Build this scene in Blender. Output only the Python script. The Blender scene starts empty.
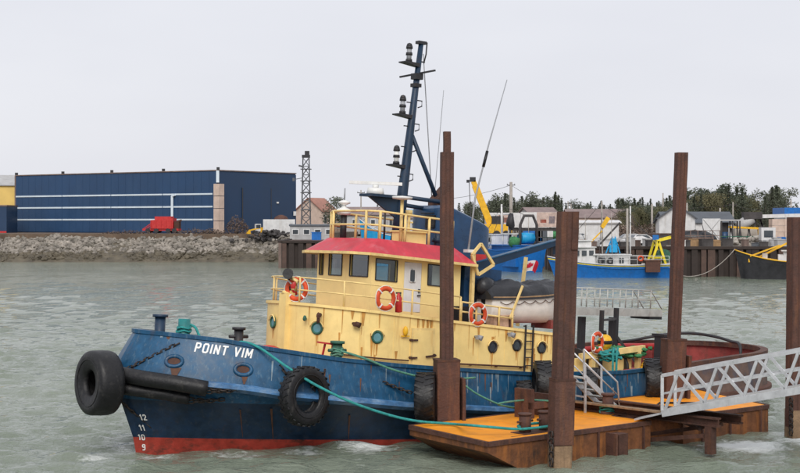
import bpy, math, random
from mathutils import Vector, Matrix, noise
random.seed(7)
R = math.radians
scene = bpy.context.scene
COL = scene.collection

# ------------------------------------------------------------------ camera, sky, sun, exposure
CAM_H, FPX = 6.8, 1500.0
cd = bpy.data.cameras.new('camera'); cam = bpy.data.objects.new('camera', cd); COL.objects.link(cam)
cam.location = (0, 0, CAM_H); cam.rotation_euler = (R(90), 0, 0)
cd.sensor_width = 36; cd.lens = 36 * FPX / 800; cd.shift_y = -15.5 / 800
cd.clip_start = 0.5; cd.clip_end = 9000
scene.camera = cam

world = bpy.data.worlds.new('World'); scene.world = world; world.use_nodes = True
wn = world.node_tree; wn.nodes.clear()
SUN_EL, SUN_AZ = 40, 180          # the veiled sun stands behind the camera
w_out = wn.nodes.new('ShaderNodeOutputWorld'); w_bg = wn.nodes.new('ShaderNodeBackground')
w_sky = wn.nodes.new('ShaderNodeTexSky'); w_sky.sky_type = 'NISHITA'; w_sky.sun_disc = False
w_sky.sun_elevation = R(SUN_EL); w_sky.sun_rotation = R(SUN_AZ); w_sky.dust_density = 3
w_mix = wn.nodes.new('ShaderNodeMix'); w_mix.data_type = 'RGBA'; w_mix.inputs[0].default_value = 0.94
w_tc = wn.nodes.new('ShaderNodeTexCoord'); w_map = wn.nodes.new('ShaderNodeMapping'); w_map.inputs['Scale'].default_value = (1.2, 1.2, 4)
w_no = wn.nodes.new('ShaderNodeTexNoise'); w_no.inputs['Scale'].default_value = 2.2; w_no.inputs['Detail'].default_value = 4
w_rp = wn.nodes.new('ShaderNodeValToRGB')
w_rp.color_ramp.elements[0].position = .3; w_rp.color_ramp.elements[0].color = (5.25, 5.3, 5.72, 1)
w_rp.color_ramp.elements[1].position = .7; w_rp.color_ramp.elements[1].color = (5.8, 5.85, 6.2, 1)
L = wn.links.new
L(w_tc.outputs['Generated'], w_map.inputs[0]); L(w_map.outputs[0], w_no.inputs['Vector']); L(w_no.outputs[0], w_rp.inputs[0])
L(w_sky.outputs[0], w_mix.inputs[6]); L(w_rp.outputs[0], w_mix.inputs[7])
L(w_mix.outputs[2], w_bg.inputs[0]); w_bg.inputs[1].default_value = 0.1
L(w_bg.outputs[0], w_out.inputs[0])

sd = bpy.data.lights.new('sun', 'SUN'); sun = bpy.data.objects.new('sun', sd); COL.objects.link(sun)
sd.energy = 1.5; sd.angle = R(35); sd.color = (1, .96, .9)
az = R(SUN_AZ); el = R(SUN_EL)
sdir = Vector((math.sin(az) * math.cos(el), math.cos(az) * math.cos(el), math.sin(el)))
sun.rotation_euler = sdir.to_track_quat('Z', 'Y').to_euler()
sun.location = (0, 0, 60)
vs = scene.view_settings
vs.view_transform = 'Standard'; vs.look = 'None'; vs.gamma = 1; vs.use_curve_mapping = False; vs.exposure = 0.56

# ------------------------------------------------------------------ helpers
def AT(u, v, Y):                                  # a sighting in the photograph at a surveyed distance -> world point
    return Vector(((u - 400) / FPX * Y, Y, CAM_H - (v - 221) / FPX * Y))
def lerp(a, b, t): return a + (b - a) * t
def interp(x, pts):
    if x <= pts[0][0]: return pts[0][1]
    for (x0, y0), (x1, y1) in zip(pts, pts[1:]):
        if x <= x1: return lerp(y0, y1, (x - x0) / (x1 - x0))
    return pts[-1][1]

class MB:
    def __init__(s): s.v = []; s.f = []; s.sm = []; s.mi = []; s.m = 0
    def face(s, idx, smooth=False): s.f.append(tuple(idx)); s.sm.append(smooth); s.mi.append(s.m)
    def quad(s, a, b, c, d, smooth=False):
        n = len(s.v); s.v += [tuple(a), tuple(b), tuple(c), tuple(d)]; s.face((n, n+1, n+2, n+3), smooth)
    def tri(s, a, b, c):
        n = len(s.v); s.v += [tuple(a), tuple(b), tuple(c)]; s.face((n, n+1, n+2))
    def box(s, c, d, M=None):                      # centre, full sizes, optional rotation
        n = len(s.v)
        for i in range(8):
            p = Vector(((i & 1) - .5) * d[k] if k == 0 else (((i >> k) & 1) - .5) * d[k] for k in range(3))
            if M is not None: p = M @ p
            s.v.append(tuple(p + Vector(c)))
        for f in ((0,2,3,1),(4,5,7,6),(0,1,5,4),(2,6,7,3),(0,4,6,2),(1,3,7,5)): s.face([n+k for k in f])
        return s
    def bx(s, x0, x1, y0, y1, z0, z1): return s.box(((x0+x1)/2, (y0+y1)/2, (z0+z1)/2), (x1-x0, y1-y0, z1-z0))
    def bar(s, p, q, w, h=None, up=(0,0,1)):       # box beam from p to q
        p, q = Vector(p), Vector(q); h = h or w; d = q - p; ln = d.length
        if ln < 1e-6: return s
        x = d / ln; u = Vector(up)
        if abs(x.dot(u)) > .98: u = Vector((0, 1, 0))
        y = u.cross(x).normalized(); z = x.cross(y)
        return s.box((p+q)/2, (ln, w, h), Matrix((x, y, z)).transposed())
    def tube(s, pts, r, seg=8, caps=True, closed=False):
        pts = [Vector(p) for p in pts]; N = len(pts); n0 = len(s.v)
        rr = r if isinstance(r, (list, tuple)) else [r] * N
        ref = None
        for i, p in enumerate(pts):
            if closed: d = pts[(i+1) % N] - pts[i-1]
            else: d = pts[min(i+1, N-1)] - pts[max(i-1, 0)]
            d = d.normalized() if d.length > 1e-9 else Vector((0,0,1))
            if ref is None:
                ref = Vector((0,0,1)) if abs(d.z) < .9 else Vector((1,0,0))
            a = d.cross(ref)
            if a.length < 1e-5: a = d.cross(Vector((1,0,0)) if abs(d.x) < .9 else Vector((0,1,0)))
            a.normalize(); b = d.cross(a).normalized(); ref = -b if False else ref
            for k in range(seg):
                t = 2*math.pi*k/seg
                s.v.append(tuple(p + (a*math.cos(t) + b*math.sin(t)) * rr[i]))
        for i in range(N if closed else N-1):
            j = (i+1) % N
            for k in range(seg):
                k2 = (k+1) % seg
                s.face((n0+i*seg+k, n0+j*seg+k, n0+j*seg+k2, n0+i*seg+k2), True)
        if caps and not closed:
            s.face([n0+k for k in range(seg)]); s.face([n0+(N-1)*seg+k for k in reversed(range(seg))])
        return s
    def cyl(s, p, q, r0, r1=None, seg=12): return s.tube([p, q], [r0, r0 if r1 is None else r1], seg)
    def lathe(s, prof, seg=24, M=None, smooth=True, closed=False):   # profile (radius, z) round local z
        n0 = len(s.v); N = len(prof)
        for i in range(seg):
            t = 2*math.pi*i/seg
            for r, z in prof:
                p = Vector((r*math.cos(t), r*math.sin(t), z))
                if M is not None: p = M @ p
                s.v.append(tuple(p))
        for i in range(seg):
            j = (i+1) % seg
            for k in range(N if closed else N-1):
                k2 = (k+1) % N
                s.face((n0+i*N+k, n0+j*N+k, n0+j*N+k2, n0+i*N+k2), smooth)
        return s
    def prism(s, poly, z0, z1):                   # vertical extrusion; z0, z1 numbers or functions of (x, y)
        n = len(s.v); N = len(poly)
        g0 = z0 if callable(z0) else (lambda x, y: z0); g1 = z1 if callable(z1) else (lambda x, y: z1)
        s.v += [(x, y, g0(x, y)) for x, y in poly] + [(x, y, g1(x, y)) for x, y in poly]
        for i in range(N):
            j = (i+1) % N; s.face((n+i, n+j, n+N+j, n+N+i))
        s.face([n+i for i in reversed(range(N))]); s.face([n+N+i for i in range(N)])
        return s
    def blob(s, c, r, seg=8, rings=5, jit=.15):
        n = len(s.v); c = Vector(c); r = r if isinstance(r, (tuple, list)) else (r, r, r)
        for i in range(rings+1):
            a = math.pi*i/rings
            for k in range(seg):
                t = 2*math.pi*k/seg; j = 1 + random.uniform(-jit, jit)
                s.v.append((c.x+math.sin(a)*math.cos(t)*r[0]*j, c.y+math.sin(a)*math.sin(t)*r[1]*j, c.z+math.cos(a)*r[2]*j))
        for i in range(rings):
            for k in range(seg):
                k2 = (k+1) % seg
                s.face((n+i*seg+k, n+(i+1)*seg+k, n+(i+1)*seg+k2, n+i*seg+k2), True)
        return s
    def mesh(s, name, mats):
        me = bpy.data.meshes.new(name); me.from_pydata(s.v, [], s.f)
        for m in (mats if isinstance(mats, (list, tuple)) else [mats]): me.materials.append(m)
        me.polygons.foreach_set('use_smooth', s.sm); me.polygons.foreach_set('material_index', s.mi)
        me.update(); return me
    def build(s, name, mats, parent=None, label=None):
        o = bpy.data.objects.new(name, s.mesh(name, mats)); COL.objects.link(o)
        if parent is not None: o.parent = parent
        if label: o['label'] = label
        return o

def tag(o, label, cat, group=None):
    o['label'] = label; o['category'] = cat
    if group: o['group'] = group
    return o
def thing(name, label, cat, loc=(0,0,0), rot=(0,0,0), group=None):
    o = bpy.data.objects.new(name, None); COL.objects.link(o)
    o.location = loc; o.rotation_euler = rot; o.empty_display_size = .3
    return tag(o, label, cat, group)
def struct(o): o['kind'] = 'structure'; return o
def copy_tree(o, parent=None):
    c = o.copy(); COL.objects.link(c); c.parent = parent
    for ch in list(o.children): copy_tree(ch, c)
    return c
def rotz(a): return Matrix.Rotation(a, 3, 'Z')
def part(name, mat, parent, fn, label=None):
    m = MB(); fn(m); return m.build(name, mat, parent, label)
def catenary(p, q, sag, n=14, wob=0):
    p, q = Vector(p), Vector(q); out = []
    for i in range(n+1):
        t = i/n; a = p.lerp(q, t); a.z -= sag*4*t*(1-t)
        if wob: a += Vector((random.uniform(-wob, wob), random.uniform(-wob, wob), 0))
        out.append(a)
    return out

# ------------------------------------------------------------------ materials
def mat(name, col, rough=.55, metal=0, var=.18, vscale=3.0, stain=None, stain_amt=.3, stain_scale=(6, 6, .5), bump=.0, bscale=20, spec=.4, fine=.0, coat=0, lo=.5, grime=None, grime_amt=0, stain2=None, stain2_amt=.5, stain2_scale=(3, 3, .3), lo2=.55):
    """paint or bulk material: large-scale tone drift, an optional streaky stain (rust, salt, dirt), a little relief"""
    m = bpy.data.materials.new(name); m.use_nodes = True; t = m.node_tree; N = t.nodes; Lk = t.links.new
    b = N['Principled BSDF']; b.inputs['Metallic'].default_value = metal; b.inputs['Specular IOR Level'].default_value = spec
    tc = N.new('ShaderNodeTexCoord')
    n1 = N.new('ShaderNodeTexNoise'); n1.inputs['Scale'].default_value = vscale; n1.inputs['Detail'].default_value = 6; n1.inputs['Roughness'].default_value = .65
    Lk(tc.outputs['Object'], n1.inputs['Vector'])
    r1 = N.new('ShaderNodeMapRange'); r1.inputs[1].default_value = .3; r1.inputs[2].default_value = .7
    r1.inputs[3].default_value = 1-var; r1.inputs[4].default_value = 1+var; Lk(n1.outputs[0], r1.inputs[0])
    mx = N.new('ShaderNodeMix'); mx.data_type = 'RGBA'; mx.blend_type = 'MULTIPLY'; mx.inputs[0].default_value = 1
    mx.inputs[6].default_value = (*col, 1); Lk(r1.outputs[0], mx.inputs[7])
    out = mx.outputs[2]
    def overlay(out, colr, scale, amt, det, thr):
        mp = N.new('ShaderNodeMapping'); mp.inputs['Scale'].default_value = scale; Lk(tc.outputs['Object'], mp.inputs[0])
        n2 = N.new('ShaderNodeTexNoise'); n2.inputs['Scale'].default_value = 1; n2.inputs['Detail'].default_value = det; n2.inputs['Roughness'].default_value = .7
        Lk(mp.outputs[0], n2.inputs['Vector'])
        r2 = N.new('ShaderNodeMapRange'); r2.inputs[1].default_value = thr; r2.inputs[2].default_value = thr+.2; r2.inputs[3].default_value = 0; r2.inputs[4].default_value = amt
        Lk(n2.outputs[0], r2.inputs[0])
        m2 = N.new('ShaderNodeMix'); m2.data_type = 'RGBA'; Lk(r2.outputs[0], m2.inputs[0]); Lk(out, m2.inputs[6]); m2.inputs[7].default_value = (*colr, 1)
        return m2.outputs[2], r2.outputs[0]
    fac = None
    if grime: out, _ = overlay(out, grime, (.9, .9, .9), grime_amt, 7, .5)
    if stain: out, fac = overlay(out, stain, stain_scale, stain_amt, 6, lo)
    if stain2: out, _ = overlay(out, stain2, stain2_scale, stain2_amt, 6, lo2)
    Lk(out, b.inputs['Base Color'])
    rr = N.new('ShaderNodeMapRange'); rr.inputs[1].default_value = .3; rr.inputs[2].default_value = .7
    rr.inputs[3].default_value = max(.05, rough-.12); rr.inputs[4].default_value = min(1, rough+.12); Lk(n1.outputs[0], rr.inputs[0]); Lk(rr.outputs[0], b.inputs['Roughness'])
    if coat: b.inputs['Coat Weight'].default_value = coat
    if bump:
        n3 = N.new('ShaderNodeTexNoise'); n3.inputs['Scale'].default_value = bscale; n3.inputs['Detail'].default_value = 4; Lk(tc.outputs['Object'], n3.inputs['Vector'])
        bp = N.new('ShaderNodeBump'); bp.inputs['Strength'].default_value = bump; bp.inputs['Distance'].default_value = .05; Lk(n3.outputs[0], bp.inputs['Height']); Lk(bp.outputs[0], b.inputs['Normal'])
    return m
RUST = (.16, .055, .02); DRUST = (.06, .028, .018); SALT = (.32, .4, .46)
M = {}
M['blue'] = mat('hull_blue', (.008, .066, .145), .42, var=.35, stain=(.17, .24, .28), stain_amt=.55, stain_scale=(9, 9, .35), lo=.54, bump=.12, bscale=3, grime=(.012, .085, .18), grime_amt=.6, stain2=(.10, .06, .045), stain2_amt=.7, stain2_scale=(2.6, 2.6, .4), lo2=.57)
M['navy'] = mat('hull_navy', (.008, .026, .06), .4, var=.4, stain=(.06, .065, .07), stain_amt=.5, stain_scale=(6, 6, .45), lo=.54, bump=.12, bscale=3, grime=(.03, .05, .07), grime_amt=.4, stain2=(.09, .045, .025), stain2_amt=.7, stain2_scale=(2.6, 2.6, .4), lo2=.6)
M['boot'] = mat('boot_red', (.36, .045, .03), .5, var=.3, stain=(.035, .03, .022), stain_amt=.85, stain_scale=(2, 2, 3.5), lo=.5, bump=.1)
M['strake'] = mat('strake_blue_lit', (.06, .17, .35), .5, var=.35, stain=(.3, .4, .5), stain_amt=.6, stain_scale=(1.5, 1.5, 3), lo=.48, grime=(.06, .045, .04), grime_amt=.6)  # paler than the hull: worn paint, with light caught by the ledge painted in
M['yellow'] = mat('house_yellow', (.90, .68, .27), .5, var=.07, stain=(.55, .27, .06), stain_amt=.7, stain_scale=(3.2, 3.2, .3), lo=.57, bump=.06, bscale=5, grime=(.80, .56, .2), grime_amt=.6)
M['cream'] = mat('wheelhouse_cream', (.90, .70, .29), .5, var=.06, stain=(.5, .27, .08), stain_amt=.5, stain_scale=(4, 4, .3), lo=.63, bump=.05, bscale=5)
M['rail'] = mat('rail_yellow', (.78, .58, .24), .5, var=.2, stain=RUST, stain_amt=.6, stain_scale=(5, 5, 5), lo=.58)
M['roof'] = mat('roof_red', (.50, .04, .062), .45, var=.2, stain=(.6, .22, .25), stain_amt=.4, stain_scale=(2, 2, 2), lo=.52, bump=.06, bscale=4)
M['funnel'] = mat('funnel_blue', (.014, .048, .115), .34, var=.25, stain=(.05, .09, .16), stain_amt=.5, stain_scale=(4, 4, .4), lo=.55, bump=.08, bscale=3)
M['mastblue'] = mat('mast_blue', (.012, .032, .065), .45, var=.25, stain=DRUST, stain_amt=.5, stain_scale=(3, 3, 2), lo=.56)
M['white'] = mat('white_paint', (.72, .72, .70), .45, var=.1, stain=(.4, .3, .2), stain_amt=.4, stain_scale=(5, 5, .5), lo=.58)
M['boatwhite'] = mat('lifeboat_white', (.80, .78, .74), .4, var=.1, stain=(.45, .38, .3), stain_amt=.4, stain_scale=(3, 3, 1), lo=.6)
M['grey'] = mat('grey_paint', (.3, .31, .33), .5, var=.15)
M['farglass'] = M['glass'] = mat('dark_glass', (.035, .045, .055), .06, var=.1, spec=.8)
M['glassl'] = mat('port_glass', (.12, .3, .34), .08, var=.2, spec=.8)
def clear_glass():
    m = bpy.data.materials.new('clear_glass'); m.use_nodes = True; t = m.node_tree; N = t.nodes; N.remove(N['Principled BSDF'])
    tr = N.new('ShaderNodeBsdfTransparent'); tr.inputs[0].default_value = (.62, .68, .68, 1); gl = N.new('ShaderNodeBsdfGlossy'); gl.inputs['Roughness'].default_value = .03; gl.inputs[0].default_value = (.9, .95, 1, 1)
    lw = N.new('ShaderNodeLayerWeight'); pw = N.new('ShaderNodeMath'); pw.operation = 'POWER'; pw.inputs[1].default_value = 3; t.links.new(lw.outputs['Facing'], pw.inputs[0]); fr = N.new('ShaderNodeMapRange'); fr.inputs[3].default_value = .10; fr.inputs[4].default_value = .9; t.links.new(pw.outputs[0], fr.inputs[0]); mx = N.new('ShaderNodeMixShader'); t.links.new(fr.outputs[0], mx.inputs[0]); t.links.new(tr.outputs[0], mx.inputs[1]); t.links.new(gl.outputs[0], mx.inputs[2]); t.links.new(mx.outputs[0], N['Material Output'].inputs[0]); return m
M['clear'] = clear_glass()
M['black'] = mat('black_rubber', (.009, .009, .0105), .48, var=.4, stain=(.065, .06, .055), stain_amt=.6, stain_scale=(5, 5, 3), lo=.54, bump=.2, bscale=14)
M['blacksteel'] = mat('black_steel', (.025, .025, .028), .5, var=.3, stain=DRUST, stain_amt=.6, stain_scale=(6, 6, 3), lo=.52)
M['tarp'] = mat('black_tarp', (.02, .021, .025), .42, var=.3, bump=.6, bscale=4)
M['rust'] = mat('rusty_steel', (.090, .041, .030), .75, var=.35, vscale=2.2, stain=(.20, .08, .035), stain_amt=.65, stain_scale=(4, 4, .5), lo=.52, bump=.4, bscale=16, grime=(.035, .024, .022), grime_amt=.75, stain2=(.13, .08, .06), stain2_amt=.4, stain2_scale=(9, 9, .25), lo2=.58)
M['rust2'] = mat('dark_rusty_steel', (.075, .034, .024), .8, var=.35, stain=(.15, .062, .03), stain_amt=.6, stain_scale=(3, 3, .8), lo=.5, bump=.35, bscale=14, grime=(.025, .02, .018), grime_amt=.7)
M['concrete'] = mat('weathered_wood', (.26, .17, .10), .85, var=.3, stain=(.09, .06, .04), stain_amt=.7, stain_scale=(8, 8, .5), bump=.4)
M['orange'] = mat('orange_deck', (.80, .29, .012), .6, var=.15, vscale=1.3, stain=(.40, .14, .02), stain_amt=.6, stain_scale=(1.1, 1.1, 1.1), lo=.54, stain2=(.20, .09, .04), stain2_amt=.7, stain2_scale=(3.5, 1.2, 3), lo2=.58, bump=.15, bscale=8, grime=(.85, .36, .03), grime_amt=.5)
M['deckred'] = mat('deck_red', (.26, .045, .04), .6, var=.3, stain=(.11, .05, .035), stain_amt=.7, stain_scale=(1.5, 1.5, 1), lo=.48, bump=.2, grime=(.33, .1, .09), grime_amt=.4)
M['alu'] = mat('aluminium', (.60, .61, .63), .38, metal=.55, var=.12, stain=(.3, .3, .3), stain_amt=.35, stain_scale=(6, 6, 2))
M['alugrey'] = mat('galvanised_grey', (.46, .46, .43), .5, metal=.3, var=.2, stain=(.2, .15, .12), stain_amt=.4, stain_scale=(4, 4, 2))
M['ropeteal'] = mat('teal_rope', (.03, .27, .26), .8, var=.35, vscale=9, bump=.5, bscale=40)
M['ropegreen'] = mat('green_rope', (.08, .24, .17), .85, var=.35, vscale=9, bump=.5, bscale=40, stain=(.3, .3, .2), stain_amt=.5, stain_scale=(6, 6, 6))
M['lifered'] = mat('lifebuoy_orange', (.62, .075, .02), .5, var=.3)
M['reflect'] = mat('reflective_tape', (.75, .75, .72), .35, var=.05)
M['redpaint'] = mat('red_paint', (.5, .03, .03), .45, var=.2, stain=(.3, .06, .04), stain_amt=.4, stain_scale=(3, 3, 3))
M['yel'] = mat('machine_yellow', (.75, .42, .02), .5, var=.2, stain=RUST, stain_amt=.4, stain_scale=(3, 3, 1), lo=.56)
M['lemon'] = mat('gantry_yellow', (.78, .62, .03), .5, var=.15)
M['chain'] = mat('chain_steel', (.05, .04, .036), .6, metal=.4, var=.3)
M['wood'] = mat('timber', (.3, .19, .1), .8, var=.25, bump=.2)
M['tealbox'] = mat('teal_paint', (.02, .2, .2), .5, var=.3, stain=DRUST, stain_amt=.5, stain_scale=(4, 4, 4))
M['green'] = mat('green_paint', (.03, .12, .08), .55, var=.3, stain=DRUST, stain_amt=.6, stain_scale=(5, 5, 5))
M['cyan'] = mat('bright_blue_paint', (.01, .29, .58), .45, var=.15, stain=(.1, .4, .6), stain_amt=.4, stain_scale=(2, 2, .5))
M['royal'] = mat('royal_blue_hull', (.012, .14, .46), .4, var=.15, stain=(.03, .1, .25), stain_amt=.5, stain_scale=(2, 2, .4))
M['farwhite'] = mat('far_white', (.62, .62, .62), .5, var=.12, vscale=1.5, stain=(.4, .36, .32), stain_amt=.5, stain_scale=(2, 2, .4))
M['farblack'] = mat('far_black', (.03, .03, .034), .6, var=.3, vscale=1.5)
M['fardark'] = mat('far_dark', (.06, .055, .055), .8, var=.5, vscale=1)
M['clad'] = mat('cladding_blue', (.02, .058, .135), .45, var=.12, vscale=.15, stain=(.03, .075, .16), stain_amt=.4, stain_scale=(.3, .3, .08), lo=.5)
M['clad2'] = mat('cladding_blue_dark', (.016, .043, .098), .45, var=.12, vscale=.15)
M['stripe'] = mat('stripe_pale_blue', (.62, .70, .76), .5, var=.08, vscale=.5)
M['cream2'] = mat('yellow_shed', (.72, .50, .15), .6, var=.1, vscale=.4)
M['beige'] = mat('beige_wall', (.55, .43, .36), .8, var=.15, vscale=.8, stain=(.35, .26, .2), stain_amt=.4, stain_scale=(1, 1, .3))
M['pinkroof'] = mat('dusty_roof', (.34, .17, .13), .8, var=.2, vscale=.8)
M['greyroof'] = mat('grey_roof', (.22, .17, .165), .8, var=.2, vscale=.6)
M['slate'] = mat('slate_roof', (.09, .1, .115), .7, var=.2, vscale=.6)
M['shed'] = mat('grey_shed', (.40, .40, .40), .7, var=.2, vscale=.6, stain=(.25, .22, .2), stain_amt=.5, stain_scale=(.8, .8, .3))
M['sand'] = mat('aggregate', (.40, .37, .33), .95, var=.25, vscale=.6, bump=.4, bscale=3)
M['ground'] = mat('yard_gravel', (.20, .17, .145), .95, var=.35, vscale=.08, bump=.3, bscale=2, grime=(.13, .12, .07), grime_amt=.6)
M['earth'] = mat('brown_earth', (.12, .085, .06), .95, var=.4, vscale=.5, bump=.4, bscale=3)
M['rock'] = mat('riprap_rock', (.25, .225, .195), .9, var=.65, vscale=.8, stain=(.09, .085, .065), stain_amt=.8, stain_scale=(.5, .5, .8), bump=.3, bscale=4)
M['wetrock'] = mat('wet_weedy_rock', (.10, .085, .06), .7, var=.5, vscale=.6, bump=.3, bscale=4)
M['quaypile'] = mat('quay_pile', (.105, .066, .053), .85, var=.4, vscale=.5, stain=(.035, .03, .028), stain_amt=.75, stain_scale=(.9, .9, .35), lo=.47)
M['quaydark'] = mat('quay_web', (.045, .034, .03), .9, var=.4, vscale=.5)
M['quaylight'] = mat('quay_pile_pale', (.20, .145, .125), .85, var=.3, vscale=.5, stain=(.06, .045, .04), stain_amt=.7, stain_scale=(.9, .9, .3), lo=.5)
M['pole'] = mat('weathered_pole', (.34, .31, .28), .85, var=.2)
M['steelgrey'] = mat('tower_steel', (.10, .105, .115), .6, var=.2)
M['bark'] = mat('bark', (.11, .09, .075), .9, var=.3)
M['twig'] = mat('bare_twigs', (.16, .125, .11), .9, var=.3)
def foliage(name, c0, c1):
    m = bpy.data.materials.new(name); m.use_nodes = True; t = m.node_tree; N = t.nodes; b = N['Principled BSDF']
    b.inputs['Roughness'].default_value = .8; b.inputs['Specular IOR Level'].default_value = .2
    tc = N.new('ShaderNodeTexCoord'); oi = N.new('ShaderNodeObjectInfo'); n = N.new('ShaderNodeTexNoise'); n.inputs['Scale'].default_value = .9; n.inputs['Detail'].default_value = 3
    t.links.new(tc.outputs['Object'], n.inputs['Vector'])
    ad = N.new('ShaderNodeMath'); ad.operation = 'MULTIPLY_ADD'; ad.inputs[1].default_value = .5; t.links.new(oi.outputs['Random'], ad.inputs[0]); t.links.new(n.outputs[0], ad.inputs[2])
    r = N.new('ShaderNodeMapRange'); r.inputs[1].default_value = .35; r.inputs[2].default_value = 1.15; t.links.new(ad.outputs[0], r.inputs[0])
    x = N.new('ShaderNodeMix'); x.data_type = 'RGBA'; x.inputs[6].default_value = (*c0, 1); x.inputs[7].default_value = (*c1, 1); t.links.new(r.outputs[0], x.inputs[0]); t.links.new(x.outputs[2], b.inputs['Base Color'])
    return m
M['fir'] = foliage('conifer_green_hazed', (.068, .085, .06), (.12, .13, .09))  # greens lightened so the colour itself carries the distant haze
M['scrub'] = foliage('scrub_olive', (.10, .105, .055), (.17, .15, .085))
M['brush'] = foliage('brown_brush', (.12, .085, .07), (.2, .15, .12))

def water_mat():
    m = bpy.data.materials.new('harbour_water'); m.use_nodes = True; t = m.node_tree; N = t.nodes; Lk = t.links.new
    b = N['Principled BSDF']; tc = N.new('ShaderNodeTexCoord')
    b.inputs['IOR'].default_value = 1.33; b.inputs['Specular IOR Level'].default_value = .5
    # silt drifting in patches
    n1 = N.new('ShaderNodeTexNoise'); n1.inputs['Scale'].default_value = .045; n1.inputs['Detail'].default_value = 4; Lk(tc.outputs['Object'], n1.inputs['Vector'])
    mx = N.new('ShaderNodeMix'); mx.data_type = 'RGBA'; mx.inputs[6].default_value = (.145, .175, .13, 1); mx.inputs[7].default_value = (.205, .235, .185, 1)
    r1 = N.new('ShaderNodeMapRange'); r1.inputs[1].default_value = .35; r1.inputs[2].default_value = .65; Lk(n1.outputs[0], r1.inputs[0]); Lk(r1.outputs[0], mx.inputs[0])
    # churned foam where the tug discharges and the current breaks on the barge
    spots = [(10.4, 45.3, 2.2, .85), (12.6, 46.2, 1.8, .7), (8.3, 43.0, 1.6, .2), (-1.0, 45.3, 1.7, .7), (-7.0, 43.0, 1.3, .62), (-8.7, 43.0, 1.0, .55), (-4.8, 43.4, 1.8, .55), (-2.8, 44.2, 1.5, .5), (1.2, 42.0, .9, .3)]
    sep = N.new('ShaderNodeSeparateXYZ'); Lk(tc.outputs['Object'], sep.inputs[0])
    tot = None
    for x, y, rad, amt in spots:
        d = N.new('ShaderNodeVectorMath'); d.operation = 'DISTANCE'; d.inputs[1].default_value = (x, y, 0); Lk(tc.outputs['Object'], d.inputs[0])
        r = N.new('ShaderNodeMapRange'); r.inputs[1].default_value = rad; r.inputs[2].default_value = rad*.15; r.inputs[3].default_value = 0; r.inputs[4].default_value = amt; Lk(d.outputs['Value'], r.inputs[0])
        if tot is None: tot = r.outputs[0]
        else:
            a = N.new('ShaderNodeMath'); a.operation = 'MAXIMUM'; Lk(tot, a.inputs[0]); Lk(r.outputs[0], a.inputs[1]); tot = a.outputs[0]
    nf = N.new('ShaderNodeTexNoise'); nf.inputs['Scale'].default_value = 3.2; nf.inputs['Detail'].default_value = 8; nf.inputs['Roughness'].default_value = .72; nf.inputs['Distortion'].default_value = .8; Lk(tc.outputs['Object'], nf.inputs['Vector'])
    ad = N.new('ShaderNodeMath'); ad.operation = 'ADD'; Lk(tot, ad.inputs[0]); Lk(nf.outputs[0], ad.inputs[1])
    fm = N.new('ShaderNodeMapRange'); fm.inputs[1].default_value = .84; fm.inputs[2].default_value = 1.16; fm.inputs[4].default_value = .92; Lk(ad.outputs[0], fm.inputs[0])
    fx = N.new('ShaderNodeMix'); fx.data_type = 'RGBA'; fx.inputs[7].default_value = (.72, .75, .74, 1); Lk(fm.outputs[0], fx.inputs[0]); Lk(mx.outputs[2], fx.inputs[6]); Lk(fx.outputs[2], b.inputs['Base Color'])
    rg = N.new('ShaderNodeMapRange'); rg.inputs[3].default_value = .03; rg.inputs[4].default_value = .7; Lk(fm.outputs[0], rg.inputs[0]); Lk(rg.outputs[0], b.inputs['Roughness'])
    # ripples riding on the modelled waves
    mp = N.new('ShaderNodeMapping'); mp.inputs['Scale'].default_value = (1.0, 1.5, 1); mp.inputs['Rotation'].default_value = (0, 0, .35); Lk(tc.outputs['Object'], mp.inputs[0])
    hs = []
    for sc_, det, dist_, w_ in ((.9, 2, .6, 1.5), (2.6, 3, .5, 1.0), (7.5, 4, .7, .42)):
        h1 = N.new('ShaderNodeTexNoise'); h1.inputs['Scale'].default_value = sc_; h1.inputs['Detail'].default_value = det; h1.inputs['Roughness'].default_value = .6; h1.inputs['Distortion'].default_value = dist_; Lk(mp.outputs[0], h1.inputs['Vector'])
        ab = N.new('ShaderNodeMath'); ab.operation = 'SUBTRACT'; ab.inputs[1].default_value = .5; Lk(h1.outputs[0], ab.inputs[0])
        a2 = N.new('ShaderNodeMath'); a2.operation = 'ABSOLUTE'; Lk(ab.outputs[0], a2.inputs[0])          # folded noise: sharp little crests
        sc2 = N.new('ShaderNodeMath'); sc2.operation = 'MULTIPLY'; sc2.inputs[1].default_value = -w_; Lk(a2.outputs[0], sc2.inputs[0]); hs.append(sc2.outputs[0])
    hs0 = N.new('ShaderNodeMath'); hs0.operation = 'ADD'; Lk(hs[0], hs0.inputs[0]); Lk(hs[2], hs0.inputs[1])
    hsum = N.new('ShaderNodeMath'); hsum.operation = 'ADD'; Lk(hs0.outputs[0], hsum.inputs[0]); Lk(hs[1], hsum.inputs[1])
    bp = N.new('ShaderNodeBump'); bp.inputs['Strength'].default_value = 1; bp.inputs['Distance'].default_value = .11; Lk(hsum.outputs[0], bp.inputs['Height']); Lk(bp.outputs[0], b.inputs['Normal'])
    return m
M['water'] = water_mat()

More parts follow.
